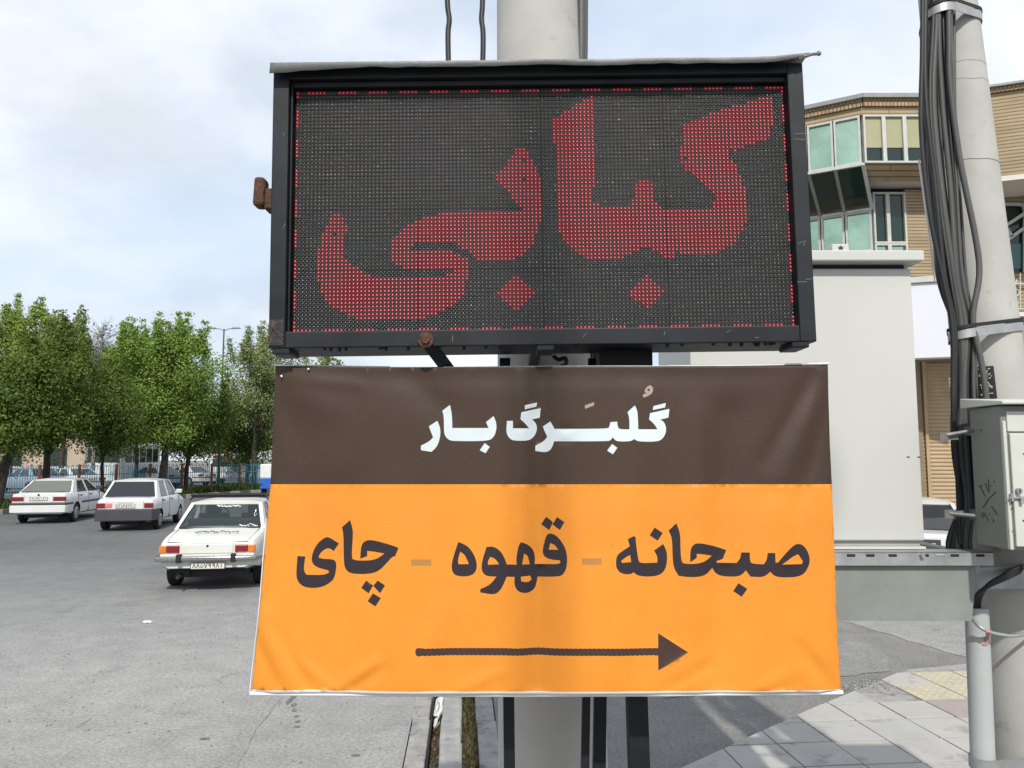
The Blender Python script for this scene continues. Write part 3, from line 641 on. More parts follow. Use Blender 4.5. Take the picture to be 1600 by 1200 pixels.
GL = {  # strokes of the Persian numerals on the plates, unit box
    '8': [[(0, 0), (.5, 1), (1, 0)]], '7': [[(0, 1), (.5, 0), (1, 1)]], '1': [[(.5, 0), (.45, 1)]], '2': [[(.2, 0), (.2, 1), (.5, .8), (.9, 1)]],
    '9': [[(.8, 0), (.8, .95), (.3, 1), (.15, .7), (.35, .5), (.8, .6)]], '5': [[(.5, 1), (.1, .4), (.2, 0), (.5, .2), (.8, 0), (.9, .4), (.5, 1)]], '4': [[(.2, 0), (.2, 1)], [(.8, 1), (.3, .75), (.8, .5), (.3, .5)]],
    '3': [[(.1, 0), (.1, 1), (.35, .8), (.6, 1), (.6, .8), (.9, 1)]], '6': [[(.8, 1), (.2, .9), (.4, .5), (.8, .5), (.5, .4), (.2, 0)]],
    't': [[(0, .6), (.1, .2), (.5, .05), (.9, .2), (1, .6)], [(.35, .8), (.65, .8)]], '|': [[(.5, -.3), (.5, 1.3)]]}
def strokes(text, x0, z0, w_, h_, th, y, mtx=None, mb=None):
    b = mb or MB(); n = len(text); cw = w_ / n
    for i, ch in enumerate(text):
        for st in GL.get(ch, []):
            for a, c in zip(st[:-1], st[1:]):
                A = Vector((x0 + (i + .14 + a[0] * .72) * cw, y, z0 + a[1] * h_)); B = Vector((x0 + (i + .14 + c[0] * .72) * cw, y, z0 + c[1] * h_))
                b.bar(A, B, .002, th, up=(0, 1, 0)) if False else b.hexa_line(A, B, th)
    return b
def hexa_line(self, A, B, th, dep=.0015):
    d = (B - A); d.normalize(); n = Vector((-d.z, 0, d.x)) * th / 2; A = A - d * th * .3; B = B + d * th * .3; y = Vector((0, dep, 0))
    return self.hexa([A - n, B - n, B + n, A + n, A - n + y, B - n + y, B + n + y, A + n + y])
MB.hexa_line = hexa_line

def make_car(name, label, cat, sp, loc, head, group=None, detail=True):
    """local frame: y = 0 at the rear face, +y forwards; z up from the road"""
    root = empty(name, loc, (0, 0, R(head))); tag(root, label, cat, group)
    Lc, W = sp['L'], sp['W'] / 2; top, bot, wid = sp['top'], sp['bot'], sp['wid']
    ys = sorted(set([0, .03, .09] + list(np.linspace(.18, Lc - .18, 34)) + [Lc - .09, Lc - .03, Lc])); vs = []; n = 0
    for y in ys:
        e = min(y, Lc - y); ins = 1 - .035 * max(0, 1 - e / .09) ** 2; w_ = W * lin(wid, y) * ins; zt_ = lin(top, y) - .02 * max(0, 1 - e / .09) ** 2; zb = lin(bot, y) + .02 * max(0, 1 - e / .09); cr = sp.get('crown', .025); sh = sp.get('shoulder', .72)
        zm = zb + (zt_ - zb) * sh
        half = [(0, zb), (.80 * w_, zb), (.955 * w_, zb + .05), (.99 * w_, zb + .14), (w_, zb + (zm - zb) * .6), (.995 * w_, zm), (.975 * w_, zt_ - .055), (.945 * w_, zt_ - .015), (.89 * w_, zt_), (.5 * w_, zt_ + cr * .8), (0, zt_ + cr)]
        ring = [(x, z) for x, z in half] + [(-x, z) for x, z in half[-2:0:-1]]; n = len(ring); vs += [(x, y, z) for x, z in ring]
    fs = []
    for i in range(len(ys) - 1):
        for k in range(n): fs.append((i * n + k, i * n + (k + 1) % n, (i + 1) * n + (k + 1) % n, (i + 1) * n + k))
    fs.append(tuple(range(n))); fs.append(tuple((len(ys) - 1) * n + k for k in range(n - 1, -1, -1)))
    b = MB(); b.add(vs, fs); body = b.build('body', [M[sp['paint']], M['interior']], root)
    cuts = []
    for wy in sp['axles']:
        bm = bmesh.new(); bmesh.ops.create_cone(bm, cap_ends=True, segments=32, radius1=sp['R'] * 1.17, radius2=sp['R'] * 1.17, depth=sp['W'] + .4); bmesh.ops.rotate(bm, verts=bm.verts, matrix=Matrix.Rotation(R(90), 3, 'Y')); bmesh.ops.translate(bm, verts=bm.verts, vec=(0, wy, sp['R'] + .015))
        me = bpy.data.meshes.new('cut'); bm.to_mesh(me); bm.free(); c = link('cut', me, root); cuts.append(c); md = body.modifiers.new('b', 'BOOLEAN'); md.object = c; md.operation = 'DIFFERENCE'; md.solver = 'EXACT'
    bpy.context.view_layer.update(); dg = bpy.context.evaluated_depsgraph_get(); me = bpy.data.meshes.new_from_object(body.evaluated_get(dg)); body.modifiers.clear(); body.data = me
    for c in cuts: bpy.data.objects.remove(c)
    y0, y1 = sp['rg'][0] + .12, sp['fg'][0] - .12
    for p in me.polygons:
        c = p.center
        for wy in sp['axles']:
            if math.hypot(c.y - wy, c.z - sp['R'] - .015) < sp['R'] * 1.175 and abs(p.normal.x) < .5: p.material_index = 1
        if p.normal.z > .9 and y0 < c.y < y1 and c.z > .6: p.material_index = 1
        if p.normal.z < -.9: p.material_index = 1
    me.shade_smooth(); me.set_sharp_from_angle(angle=R(28))
    # ---- greenhouse
    zb_ = sp['belt']; zr = sp['roof']; (rg0, rg1), (fg0, fg1) = sp['rg'], sp['fg']; wb = W * .93; wr = W * sp.get('roofw', .74); zrg = lin(top, rg0) + .005; zfg = lin(top, fg0) + .005
    def sx(z): return wb + (wr - wb) * (z - zb_) / (zr - zb_)
    b = MB()
    def pillar(ya0, ya1, yb0, yb1, za=None, th=.06):   # base rear/front, top rear/front
        z0 = (za or zb_) - .03
        for s in (-1, 1):
            o_ = [Vector((s * sx(z0), ya0, z0)), Vector((s * sx(z0), ya1, z0)), Vector((s * sx(zr), yb1, zr)), Vector((s * sx(zr), yb0, zr))]; b.hexa(o_ + [q - Vector((s * th, 0, 0)) for q in o_])
    for pl in sp['pillars']: pillar(*pl)
    # roof with crown
    nx, ny = 8, 10; V = []
    ry0, ry1 = rg1 - .03, fg1 + .03
    for j in range(ny + 1):
        t = j / ny; y = ry0 + (ry1 - ry0) * t; lift = .05 * (1 - (2 * t - 1) ** 2) ** .6 if 0 < t < 1 else 0
        for i in range(nx + 1):
            s = 2 * i / nx - 1; V.append((s * wr * 1.0, y, zr + (.012 + lift) * (1 - abs(s) ** 3.0)))
    nb = len(V)
    for j in range(ny + 1):
        y = ry0 + (ry1 - ry0) * j / ny
        for i in range(nx + 1): s = 2 * i / nx - 1; V.append((s * wr * .995, y, zr - .035))
    F = []
    for j in range(ny):
        for i in range(nx):
            q = j * (nx + 1) + i; F.append((q, q + 1, q + nx + 2, q + nx + 1)); q += nb; F.append((q + nx + 1, q + nx + 2, q + 1, q))
    for j in range(ny):
        for i in (0, nx): q = j * (nx + 1) + i; F.append((q, q + nx + 1, q + nx + 1 + nb, q + nb))
    for i in range(nx):
        for j in (0, ny): q = j * (nx + 1) + i; F.append((q, q + 1, q + 1 + nb, q + nb))
    b.add(V, F)
    # sills under the rear and front glass
    for (g0, g1, z0) in ((rg0, rg1, zrg), (fg0, fg1, zfg)): 
        d = 1 if g1 > g0 else -1
        b.box(-wb * .97, wb * .97, min(g0 - d * .02, g0 + d * .05), max(g0 - d * .02, g0 + d * .05), z0 - .05, z0 + .022)
    b.build('roof', M[sp['paint']], root, smooth=35)
    # glass
    def quad(nm, pts, m, inset=0.0):
        c = sum((Vector(p) for p in pts), Vector()) / 4; q = [Vector(p) for p in pts]; nrm = (q[1] - q[0]).cross(q[3] - q[0]).normalized()
        bb = MB(); bb.hexa([p for p in q] + [p + nrm * .006 for p in q]); o = bb.build(nm, m, root); return o, q
    wx0, wx1 = wb - .07, wr - .05
    def fr(g0, g1, z0): d = .012 if g1 > g0 else -.012; return [(-wx0, g0 - d, z0 + .015), (wx0, g0 - d, z0 + .015), (wx1, g1 - d, zr - .025), (-wx1, g1 - d, zr - .025)]
    rw, rq = quad('rear_window', fr(rg0, rg1, zrg), M[sp['rglass']])
    quad('windscreen', fr(fg0, fg1, zfg), M[sp.get('fglass', 'carglass')])
    for s in (-1, 1):
        for (a0, a1, t0, t1) in sp['sidewin']:
            quad('side_window', [(s * (sx(zb_) - .015), a0, zb_), (s * (sx(zb_) - .015), a1, zb_), (s * (sx(zr) - .015), t1, zr - .04), (s * (sx(zr) - .015), t0, zr - .04)], M[sp.get('sglass', 'tintglass')])
    if detail:
        bb = MB(); lp = [rq[0], rq[1], rq[2], rq[3], rq[0]]; bb.tube(lp, .014, 6); bb.build('window_seal', M['rubber'], rw)
    # cabin
    bb = MB(); ym = (rg0 + fg0) / 2; hb0 = min(zb_ - .2, zr - .6)
    for s in (-.36, .36):
        bb.box(s - .24, s + .24, ym + .05, ym + .18, hb0, zb_ + .16); bb.box(s - .13, s + .13, ym + .06, ym + .15, zb_ + .16, zb_ + .33)
    bb.box(-.6, .6, rg0 + .35, rg0 + .5, hb0, zb_ + .12); bb.box(-.62, .62, fg0 - .5, fg0 - .2, zfg - .1, zfg + .04)
    bb.build('seats', M['interior'], root, bevel=.03)
    bb = MB(); bb.tube([(-.36 + .18 * math.cos(a), ym + .55 + .05 * math.sin(a), zb_ + .07 + .17 * math.sin(a)) for a in [k * math.pi / 8 for k in range(17)]], .014, 6); bb.tube([(-.36, ym + .75, zb_ - .12), (-.36, ym + .55, zb_ + .07)], .02, 6); bb.build('steering_wheel', M['rubber'], root)
    # wheels
    for wy in sp['axles']:
        for s in (-1, 1): make_wheel(sp['R'], .175, root, s * (W - .10), wy, s, sp.get('rim', 'rim'))
    # lamps, bumpers, plates, trim
    for (x0, x1, z0, z1, m) in sp['lamps']:
        for s in (-1, 1): bb = MB(); bb.box(min(s * x0, s * x1), max(s * x0, s * x1), -.022, .05, z0, z1); bb.build('tail_light', M[m], root, bevel=.012)
    for (z0, z1, out, wf, m, nm) in sp['bumpers']:
        bb = MB(); ww = W * wf; pts = [(-ww, .55, 0), (-ww, .08, 0), (-ww + .05, -out + .02, 0), (-ww + .16, -out, 0), (ww - .16, -out, 0), (ww - .05, -out + .02, 0), (ww, .08, 0), (ww, .55, 0)]
        inn = [(x * .93, max(y + .06, .02), 0) for x, y, _ in pts]
        V = [Vector((x, y, z)) for z in (z0, z1) for x, y, _ in pts] + [Vector((x, y, z)) for z in (z0, z1) for x, y, _ in inn]; k = 8; F = []
        for i in range(k - 1): F += [(i, i + 1, k + i + 1, k + i), (2 * k + i, 2 * k + i + 1, 3 * k + i + 1, 3 * k + i), (k + i, k + i + 1, 3 * k + i + 1, 3 * k + i), (i, i + 1, 2 * k + i + 1, 2 * k + i)]
        F += [(0, k, 3 * k, 2 * k), (k - 1, 2 * k - 1, 4 * k - 1, 3 * k - 1)]; bb.add(V, F); bb.build(nm, M[m], root, bevel=.015, smooth=40)
    px, pz, pw, ph, py, txt = sp['plate']; bb = MB(); bb.box(px - pw / 2, px + pw / 2, py - .008, py + .02, pz - ph / 2, pz + ph / 2); pl = bb.build('number_plate', M['plate'], root, bevel=.004)
    strokes(txt, px - pw * .46, pz - ph * .3, pw * .92, ph * .6, .011, py - .0105).build('plate_characters', M['ink'], pl)
    if detail:
        bb = MB(); pts = [(-pw / 2, -ph / 2), (pw / 2, -ph / 2), (pw / 2, ph / 2), (-pw / 2, ph / 2), (-pw / 2, -ph / 2)]
        for a, c in zip(pts[:-1], pts[1:]): bb.hexa_line(Vector((px + a[0], py - .010, pz + a[1])), Vector((px + c[0], py - .010, pz + c[1])), .008)
        bb.build('plate_rim', M['ink'], pl)
    for (yy, zz) in sp.get('handles', []):
        for s in (-1, 1): bb = MB(); w_ = W * lin(wid, yy); bb.box(s * w_ - .012, s * w_ + .022, yy - .08, yy + .08, zz - .018, zz + .018); bb.build('door_handle', M['rubber'], root, bevel=.006)
    for s in (-1, 1):
        my = fg0 - .32; bb = MB(); bb.box(s * (wb + .02) - .0, s * (wb + .02) + s * .17, my - .05, my + .06, zb_ + .03, zb_ + .15) if s > 0 else bb.box(-(wb + .19), -(wb + .02), my - .05, my + .06, zb_ + .03, zb_ + .15)
        bb.box(*sorted((s * (wb - .03), s * (wb + .04))), my - .02, my + .03, zb_ + .01, zb_ + .06); bb.build('mirror', M[sp.get('mirror', 'plastic')], root, bevel=.02)
    if detail:
        bb = MB()
        for s in (-1, 1):
            for yy in sp['seams']:
                z0 = lin(bot, yy) + .06
                for za, zc in zip(np.linspace(z0, zb_ - .06, 6)[:-1], np.linspace(z0, zb_ - .06, 6)[1:]):
                    w_ = W * lin(wid, yy); f = lambda z: w_ * (.99 if z < z0 + .1 else 1.0)
                    bb.box(min(s * w_ * .96, s * (w_ + .0015)), max(s * w_ * .96, s * (w_ + .0015)), yy - .005, yy + .005, za, zc)
        bb.build('door_gap', M['ink'], root)
    return root, rw, rq

PAYKAN = dict(L=4.34, W=1.53, R=.295, paint='carold', rglass='carglass', sglass='carglass', top=[(0, .755), (.06, .80), (.5, .86), (.85, .895), (1.2, .92), (2.9, .93), (3.2, .90), (4.25, .80), (4.34, .76)], bot=[(0, .36), (.4, .30), (.8, .26), (3.6, .25), (4.34, .34)],
    wid=[(0, .93), (.3, .97), (.9, 1.0), (3.2, 1.0), (4.0, .96), (4.34, .92)], axles=(.88, 3.37), belt=.925, roof=1.31, rg=(.86, 1.36), fg=(3.02, 2.42), roofw=.76, crown=.03, shoulder=.78,
    pillars=[(.84, 1.13, 1.34, 1.50), (1.98, 2.07, 1.98, 2.05), (2.92, 3.02, 2.38, 2.46)], sidewin=[(1.15, 1.98, 1.50, 1.98), (2.07, 2.92, 2.05, 2.40)],
    lamps=[(.41, .60, .615, .725, 'red'), (.602, .71, .615, .725, 'amber')], bumpers=[(.495, .565, .10, 1.03, 'chrome', 'rear_bumper')],
    plate=(.02, .415, .50, .095, -.03, '88t79981'), handles=[(1.35, .80), (2.3, .80)], seams=(1.15, 2.02, 2.95), rim='rim')
pk, prw, prq = make_car('old_saloon_car', 'old white saloon with amber and red tail lights and black roof rack', 'car', PAYKAN, (-4.72, 12.1, 0), 9)
b = MB()
for s in (-.40, .40): b.box(s - .035, s + .035, -.125, -.02, .47, .60)
b.build('overrider', M['rubber'], pk, bevel=.01)
b = MB(); b.box(-.38, .38, -.012, .02, .60, .735); b.build('boot_panel', M['carold'], pk, bevel=.006)
b = MB(); b.tube([(.0, -.02, .715), (0, -.005, .715)], .018, 10); b.build('boot_lock', M['ink'], pk)
b = MB()
for s in (-1, 1):
    b.bar((s * .60, .05, .80), (s * .64, .82, .905), .006, .006)
b.bar((-.60, .02, .775), (.60, .02, .775), .006, .008); b.build('boot_gap', M['ink'], pk)
b = MB(); b.tube([(-.42, .25, .26), (-.42, -.02, .24)], .025, 8); b.box(-.50, -.30, .2, .6, .24, .33); b.build('exhaust', M['interior'], pk)
b = MB(); b.box(-.55, .55, .3, 1.4, .20, .33); b.tube([(-.68, .88, .29), (.68, .88, .29)], .06, 8); b.build('axle_and_tank', M['interior'], pk)
b = MB(); zr_ = 1.405                                             # roof rack
for s in (-1, 1):
    b.tube([(s * .60, 1.45, zr_), (s * .60, 2.45, zr_)], .017, 6)
    for yy in (1.55, 2.35): b.tube([(s * .66, yy, 1.34), (s * .60, yy, zr_)], .014, 5)
for yy in (1.45, 1.7, 1.95, 2.2, 2.45): b.tube([(-.60, yy, zr_), (.60, yy, zr_)], .02, 6)
b.tube([(-.62, 1.43, zr_ + .03), (.62, 1.43, zr_ + .03)], .017, 6)
for s in (-.6, 0, .6): b.tube([(s, 1.45, zr_), (s, 1.45, zr_ + .03)], .012, 5)
b.build('roof_rack', M['rubber'], pk)
# worn decal on the boot lid and lettering on the rear glass
def scrib(name, fpt, n, m, parent, seed, th=.012, amp=.5):
    rr = random.Random(seed); b = MB(); x = 0.0
    while x < 1:
        a = (x, rr.uniform(.1, .9)); k = rr.choice((2, 3, 3, 4)); pts = [a]
        for _ in range(k): pts.append((min(1.05, pts[-1][0] + rr.uniform(.0, .5) / n), max(0, min(1, pts[-1][1] + rr.uniform(-amp, amp)))))
        q = [fpt(*p) for p in pts]
        b.tube(catmull(q, 3), th / 2, 4); x = pts[-1][0] + rr.uniform(.05, .3) / n
    return b.build(name, m, parent)
scrib('worn_decal', lambda s, t: Vector((-.27 + .62 * s, .30 + .10 * t, .853 + .013 * (.1 + .10 * t) / .1 + .03 * (1 - ((-.27 + .62 * s) / .78) ** 2))), 11, M['ink'], pk, 4, .016)
def onrw(s, t, d=-.012): return prq[0].lerp(prq[1], s).lerp(prq[3].lerp(prq[2], s), t) + Vector((0, d, .006))
scrib('window_lettering', lambda s, t: onrw(.36 + .36 * s, .86 + .07 * t), 16, M['whiteink'], prw, 5, .016)
scrib('window_lettering', lambda s, t: onrw(.74 + .22 * s, .05 + .09 * t), 6, M['whiteink'], prw, 6, .014)
scrib('window_sticker', lambda s, t: onrw(.93 + .03 * s, .45 + .3 * t), 2, M['whiteink'], prw, 9, .010)

PRIDE = dict(L=3.93, W=1.605, R=.275, paint='carwhite', rglass='tintglass', top=[(0, .86), (.05, .90), (.35, .935), (.6, .95), (2.6, .96), (2.95, .93), (3.75, .78), (3.93, .70)], bot=[(0, .27), (.5, .26), (3.4, .24), (3.93, .28)],
    wid=[(0, .94), (.3, .98), (.8, 1.0), (3.0, 1.0), (3.6, .95), (3.93, .88)], axles=(.72, 3.07), belt=.95, roof=1.42, rg=(.48, .88), fg=(2.88, 2.2), roofw=.75, crown=.02,
    pillars=[(.44, .82, .84, 1.04), (1.62, 1.72, 1.60, 1.68), (2.74, 2.84, 2.14, 2.24)], sidewin=[(.82, 1.62, 1.04, 1.60), (1.72, 2.76, 1.68, 2.16)],
    lamps=[(.52, .76, .66, .80, 'red')], bumpers=[(.30, .62, .09, 1.015, 'plastic', 'rear_bumper')],
    plate=(.02, .72, .52, .105, -.012, '82t45671'), handles=[(1.0, .83), (1.9, .83)], seams=(.86, 1.68, 2.8), mirror='carwhite')
pr, rw2, rq2 = make_car('white_saloon_car', 'white saloon with dark plastic bumper and pink patch beside its tail light', 'car', PRIDE, (-11.10, 22.25, 0), 10)
b = MB(); b.box(-.57, -.33, -.016, .02, .665, .80); b.build('filler_patch', M['pink'], pr, bevel=.03)
b = MB()
for s in (-1, 1): b.box(s * .50 - .003, s * .50 + .003, -.004, .02, .63, .86)
b.box(-.78, .78, -.004, .02, .622, .632); b.build('boot_gap', M['ink'], pr)
b = MB(); b.box(-.2, .22, -.02, .02, .81, .84); b.build('boot_handle', M['carwhite'], pr, bevel=.008)
b = MB(); b.tube([(.52, -.05, .30), (.52, .3, .30)], .03, 8); b.box(-.5, .3, .3, 1.2, .16, .28); b.build('exhaust', M['interior'], pr)

PARS = dict(L=4.42, W=1.69, R=.30, paint='carwhite', rglass='warmglass', top=[(0, .93), (.05, .955), (.5, .975), (.75, .985), (2.9, .97), (3.25, .93), (4.2, .76), (4.42, .66)], bot=[(0, .30), (.6, .25), (3.8, .24), (4.42, .28)],
    wid=[(0, .94), (.3, .98), (.9, 1.0), (3.3, 1.0), (4.0, .95), (4.42, .86)], axles=(.90, 3.57), belt=.975, roof=1.37, rg=(.55, 1.2), fg=(3.2, 2.35), roofw=.74, crown=.02,
    pillars=[(.52, .98, 1.16, 1.36), (1.95, 2.04, 1.92, 1.98), (3.05, 3.14, 2.28, 2.38)], sidewin=[(1.0, 1.95, 1.36, 1.92), (2.04, 3.06, 1.98, 2.30)],
    lamps=[(.43, .80, .73, .86, 'red')], bumpers=[(.36, .60, .07, 1.01, 'carwhite', 'rear_bumper'), (.60, .665, .078, 1.014, 'plastic', 'bumper_strip')],
    plate=(0, .80, .52, .11, -.012, '24t97162'), handles=[(1.25, .86), (2.2, .86)], seams=(1.02, 2.0, 3.1))
pg, rw3, rq3 = make_car('white_saloon_car', 'white saloon with a dark stripe along its bumper and doors', 'car', PARS, (-15.08, 24.7, 0), 11)
b = MB()
for s in (-1, 1): b.box(min(s * .82, s * .858), max(s * .82, s * .858), 1.32, 3.1, .60, .665)
b.build('side_strip', M['plastic'], pg, bevel=.008)
b = MB()
for s in (-1, 1): b.box(s * .415 - .003, s * .415 + .003, -.004, .02, .69, .93)
b.box(-.80, .80, -.004, .02, .672, .682); b.build('boot_gap', M['ink'], pg)
b = MB(); b.tube([(0, -.012, .92), (0, .01, .92)], .035, 12); b.build('badge', M['ink'], pg)
b = MB(); b.box(-.5, .5, .3, 1.2, .18, .3); b.tube([(-.55, -.05, .27), (-.55, .3, .27)], .025, 8); b.build('exhaust', M['interior'], pg)

CAR_R = dict(PARS); CAR_R.update(rglass='tintglass', plate=(0, .80, .52, .11, -.012, '58t31646'))
cr_, _, _ = make_car('white_parked_car', 'white saloon parked by the roller shutter behind the cabinet', 'car', CAR_R, (5.85, 11.3, 0), -24)
b = MB(); b.box(-.32, .32, -.010, .02, .70, .90); b.build('plate_recess', M['plastic'], cr_)
b = MB(); strokes('58t', .38, .885, .12, .03, .008, -.012, mb=b); b.build('boot_script', M['ink'], cr_)

SUV = dict(L=4.4, W=1.8, R=.34, paint='carwhite', rglass='tintglass', top=[(0, 1.05), (.1, 1.08), (2.9, 1.05), (3.2, 1.0), (4.2, .92), (4.4, .8)], bot=[(0, .36), (4.4, .36)], wid=[(0, .96), (.4, 1), (3.6, 1), (4.4, .9)], axles=(.8, 3.5), belt=1.06, roof=1.62, rg=(.12, .34), fg=(3.1, 2.3), roofw=.8,
    pillars=[(.1, .34, .3, .5), (1.1, 1.2, 1.12, 1.22), (1.9, 2.0, 1.9, 1.97), (2.98, 3.08, 2.24, 2.34)], sidewin=[(.34, 1.1, .5, 1.12), (1.2, 1.9, 1.22, 1.9), (2.0, 3.0, 1.97, 2.26)], lamps=[(.66, .84, .8, 1.1, 'red')], bumpers=[(.4, .66, .08, 1.01, 'plastic', 'rear_bumper')], plate=(0, .8, .5, .11, -.012, '24t97162'), seams=(1.15, 2.0, 3.0))
make_car('parked_utility_vehicle', 'white sports utility vehicle parked behind the fence under the dark tree', 'car', SUV, (-26.6, 37.0, .15), 75, 'cars parked behind the fence', False)
c2 = dict(PARS); c2.update(paint='cargrey', rglass='tintglass')
for lb_, u, Y, h, sp in (('white saloon parked behind the fence beside the white bus', 152, 44, 62, CAR_R), ('grey saloon parked behind the fence near the forked tree', 285, 52, 70, c2), ('white saloon parked behind the fence near the green lamp post', 330, 55, 66, CAR_R), ('grey saloon parked behind the fence close to the utility vehicle', 92, 43, 60, c2)):
    make_car('parked_saloon', lb_, 'car', sp, (at(u, Y), Y, .15), h, 'cars parked behind the fence', False)
# white bus, white van with a red panel, blue cargo truck
def boxy(name, label, cat, loc, head, Lc, Wc, z0, z1, paint, nwin, stripe=None, group=None):
    root = empty(name, loc, (0, 0, R(head))); tag(root, label, cat, group); w_ = Wc / 2
    b = MB(); b.box(-w_, w_, 0, Lc, z0, z1); b.build('body', M[paint], root, bevel=.12)
    for s in (-1, 1):
        for k in range(nwin):
            y0 = .4 + (Lc - .8) / nwin * k; b = MB(); b.box(*sorted((s * (w_ - .03), s * (w_ + .012))), y0, y0 + (Lc - .8) / nwin - .12, z0 + (z1 - z0) * .48, z1 - .35); b.build('side_window', M['darkglass'], root, bevel=.03)
    b = MB(); b.box(-w_ + .2, w_ - .2, -.012, .03, z0 + (z1 - z0) * .48, z1 - .35); b.build('rear_window', M['darkglass'], root, bevel=.03)
    b = MB(); b.box(-w_ + .2, w_ - .2, Lc - .03, Lc + .012, z0 + (z1 - z0) * .40, z1 - .35); b.build('windscreen', M['darkglass'], root, bevel=.03)
    if stripe:
        b = MB(); b.box(-w_ * .8, w_ * .3, -.015, .02, z1 - .32, z1 - .1); b.build('red_panel', M['vred'], root)
    for yy in (Lc * .2, Lc * .8):
        for s in (-1, 1): make_wheel(.42, .24, root, s * (w_ - .13), yy, s, 'rim')
    return root
boxy('white_bus', 'white bus standing behind the fence and the thin twin stemmed tree', 'bus', (at(168, 50), 50, .15), 6, 7.0, 2.4, .45, 3.0, 'busmat', 5)
boxy('white_van', 'white box van with a red panel behind the fence', 'van', (at(356, 58), 58, .15), 8, 4.6, 2.2, .45, 2.3, 'busmat', 0, True)
bt = empty('cargo_truck', (at(432, 43), 43, 0), (0, 0, R(4))); tag(bt, 'small blue cargo truck with a white canopy driving far up the road', 'truck')
b = MB(); b.box(-.75, .75, 0, 2.4, .42, 1.0); b.build('truck_bed', M['carblue'], bt, bevel=.03)
b = MB(); b.box(-.76, .76, .02, 2.35, 1.0, 1.78); b.build('canopy', M['busmat'], bt, bevel=.05)
b = MB(); b.box(-.74, .74, 2.45, 3.9, .42, 1.0); b.box(-.68, .68, 2.5, 3.5, 1.0, 1.7); b.build('cab', M['carblue'], bt, bevel=.06)
b = MB(); b.box(-.6, .6, 3.49, 3.52, 1.08, 1.6); b.build('windscreen', M['darkglass'], bt)
for s in (-1, 1): b = MB(); b.box(*sorted((s * .60, s * .73)), -.02, .03, .6, .72); b.build('tail_light', M['red'], bt)
for yy in (.6, 3.2):
    for s in (-1, 1): make_wheel(.30, .17, bt, s * .64, yy, s, 'rim')

# ================================================================== BRICK BUILDING ON THE RIGHT
YB = 14.0
bl = empty('brick_building', (8.5, YB, 0)); tag(bl, 'buff brick building with green glass bay windows and roller shutter', 'building'); BO = bl.location.copy()
def px2(u, v, Y): q = P(u, v, Y); return Vector((q.x, q.y, 0))
K = px2(1347, 160, YB); AE = K + Vector((-.87, .5, 0)).normalized() * 3.6; BE = px2(1512, 150, YB); CE = px2(1512, 140, 13.75); CF = px2(1760, 120, 12.9)
def zz(v, Y, u=1400): return P(u, v, Y).z
def fbox(mb, p0, p1, s0, s1, z0, z1, d0, d1, mi=0):
    d = (p1 - p0).normalized(); n = Vector((-d.y, d.x, 0))
    if n.y < 0: n = -n
    q = lambda s, dd, z: p0 + d * s + n * dd + Vector((0, 0, z))
    return mb.hexa([q(s0, d0, z0), q(s1, d0, z0), q(s1, d0, z1), q(s0, d0, z1), q(s0, d1, z0), q(s1, d1, z0), q(s1, d1, z1), q(s0, d1, z1)], mi)
def s_of(u, v, p0, p1):
    d = (p1 - p0).normalized(); r_ = ray(u, v); k = r_.x / r_.y; return (k * p0.y - p0.x) / (d.x - k * d.y)
zR, zC, zW1, zW0 = zz(152, YB), zz(167, YB), zz(179, YB), zz(254, YB)
LA, LB, LC = (AE - K).length, (BE - K).length, (CF - CE).length
for p0, p1, l in ((K, AE, LA), (K, BE, LB)):
    b = MB(); fbox(b, p0, p1, 0, l, zC, zR - .05, -.05, .3); b.build('soldier_course', M['soldier'], bl, off=BO)
    b = MB(); fbox(b, p0, p1, 0, l, zW1, zC, 0, .3); b.build('wall', M['brick'], bl, off=BO)
    b = MB(); fbox(b, p0, p1, -.03, l, zR - .05, zR + .03, -.12, .4); b.build('roof_edge', M['roofedge'], bl, off=BO)
# upper windows, facet A (green reflective) and facet B (blinds)
def window(p0, p1, s0, s1, z0, z1, gm, blind=None, fw=.036, d=.0):
    b = MB()
    for (a, c, e, f) in ((s0, s0 + fw, z0, z1), (s1 - fw, s1, z0, z1), (s0 + fw, s1 - fw, z0, z0 + fw), (s0 + fw, s1 - fw, z1 - fw, z1)): fbox(b, p0, p1, a, c, e, f, d, d + .1)
    w_ = b.build('window', M['winframe'], bl, off=BO)
    b = MB(); fbox(b, p0, p1, s0 + fw, s1 - fw, z0 + fw, z1 - fw, d + .06, d + .075); b.build('pane', M[gm], w_, off=BO)
    if blind:
        b = MB(); fbox(b, p0, p1, s0 + fw, s1 - fw, z0 + (z1 - z0) * blind, z1 - fw, d + .045, d + .055); b.build('blind', M['blind'], w_, off=BO)
    return w_
us = [1347, 1303.5, 1262, 1221, 1180, 1139]; ss = [s_of(u, 230, K, AE) for u in us]
for a, c in zip(ss[:-1], ss[1:]): window(K, AE, a + .02, c, zW0, zW1, 'greenglass')
us = [1350, 1382, 1414.5, 1447, 1479.5, 1510]; ssb = [s_of(u, 215, K, BE) for u in us]
for a, c in zip(ssb[:-1], ssb[1:]): window(K, BE, a, c, zW0, zW1, 'darkglass', .33)
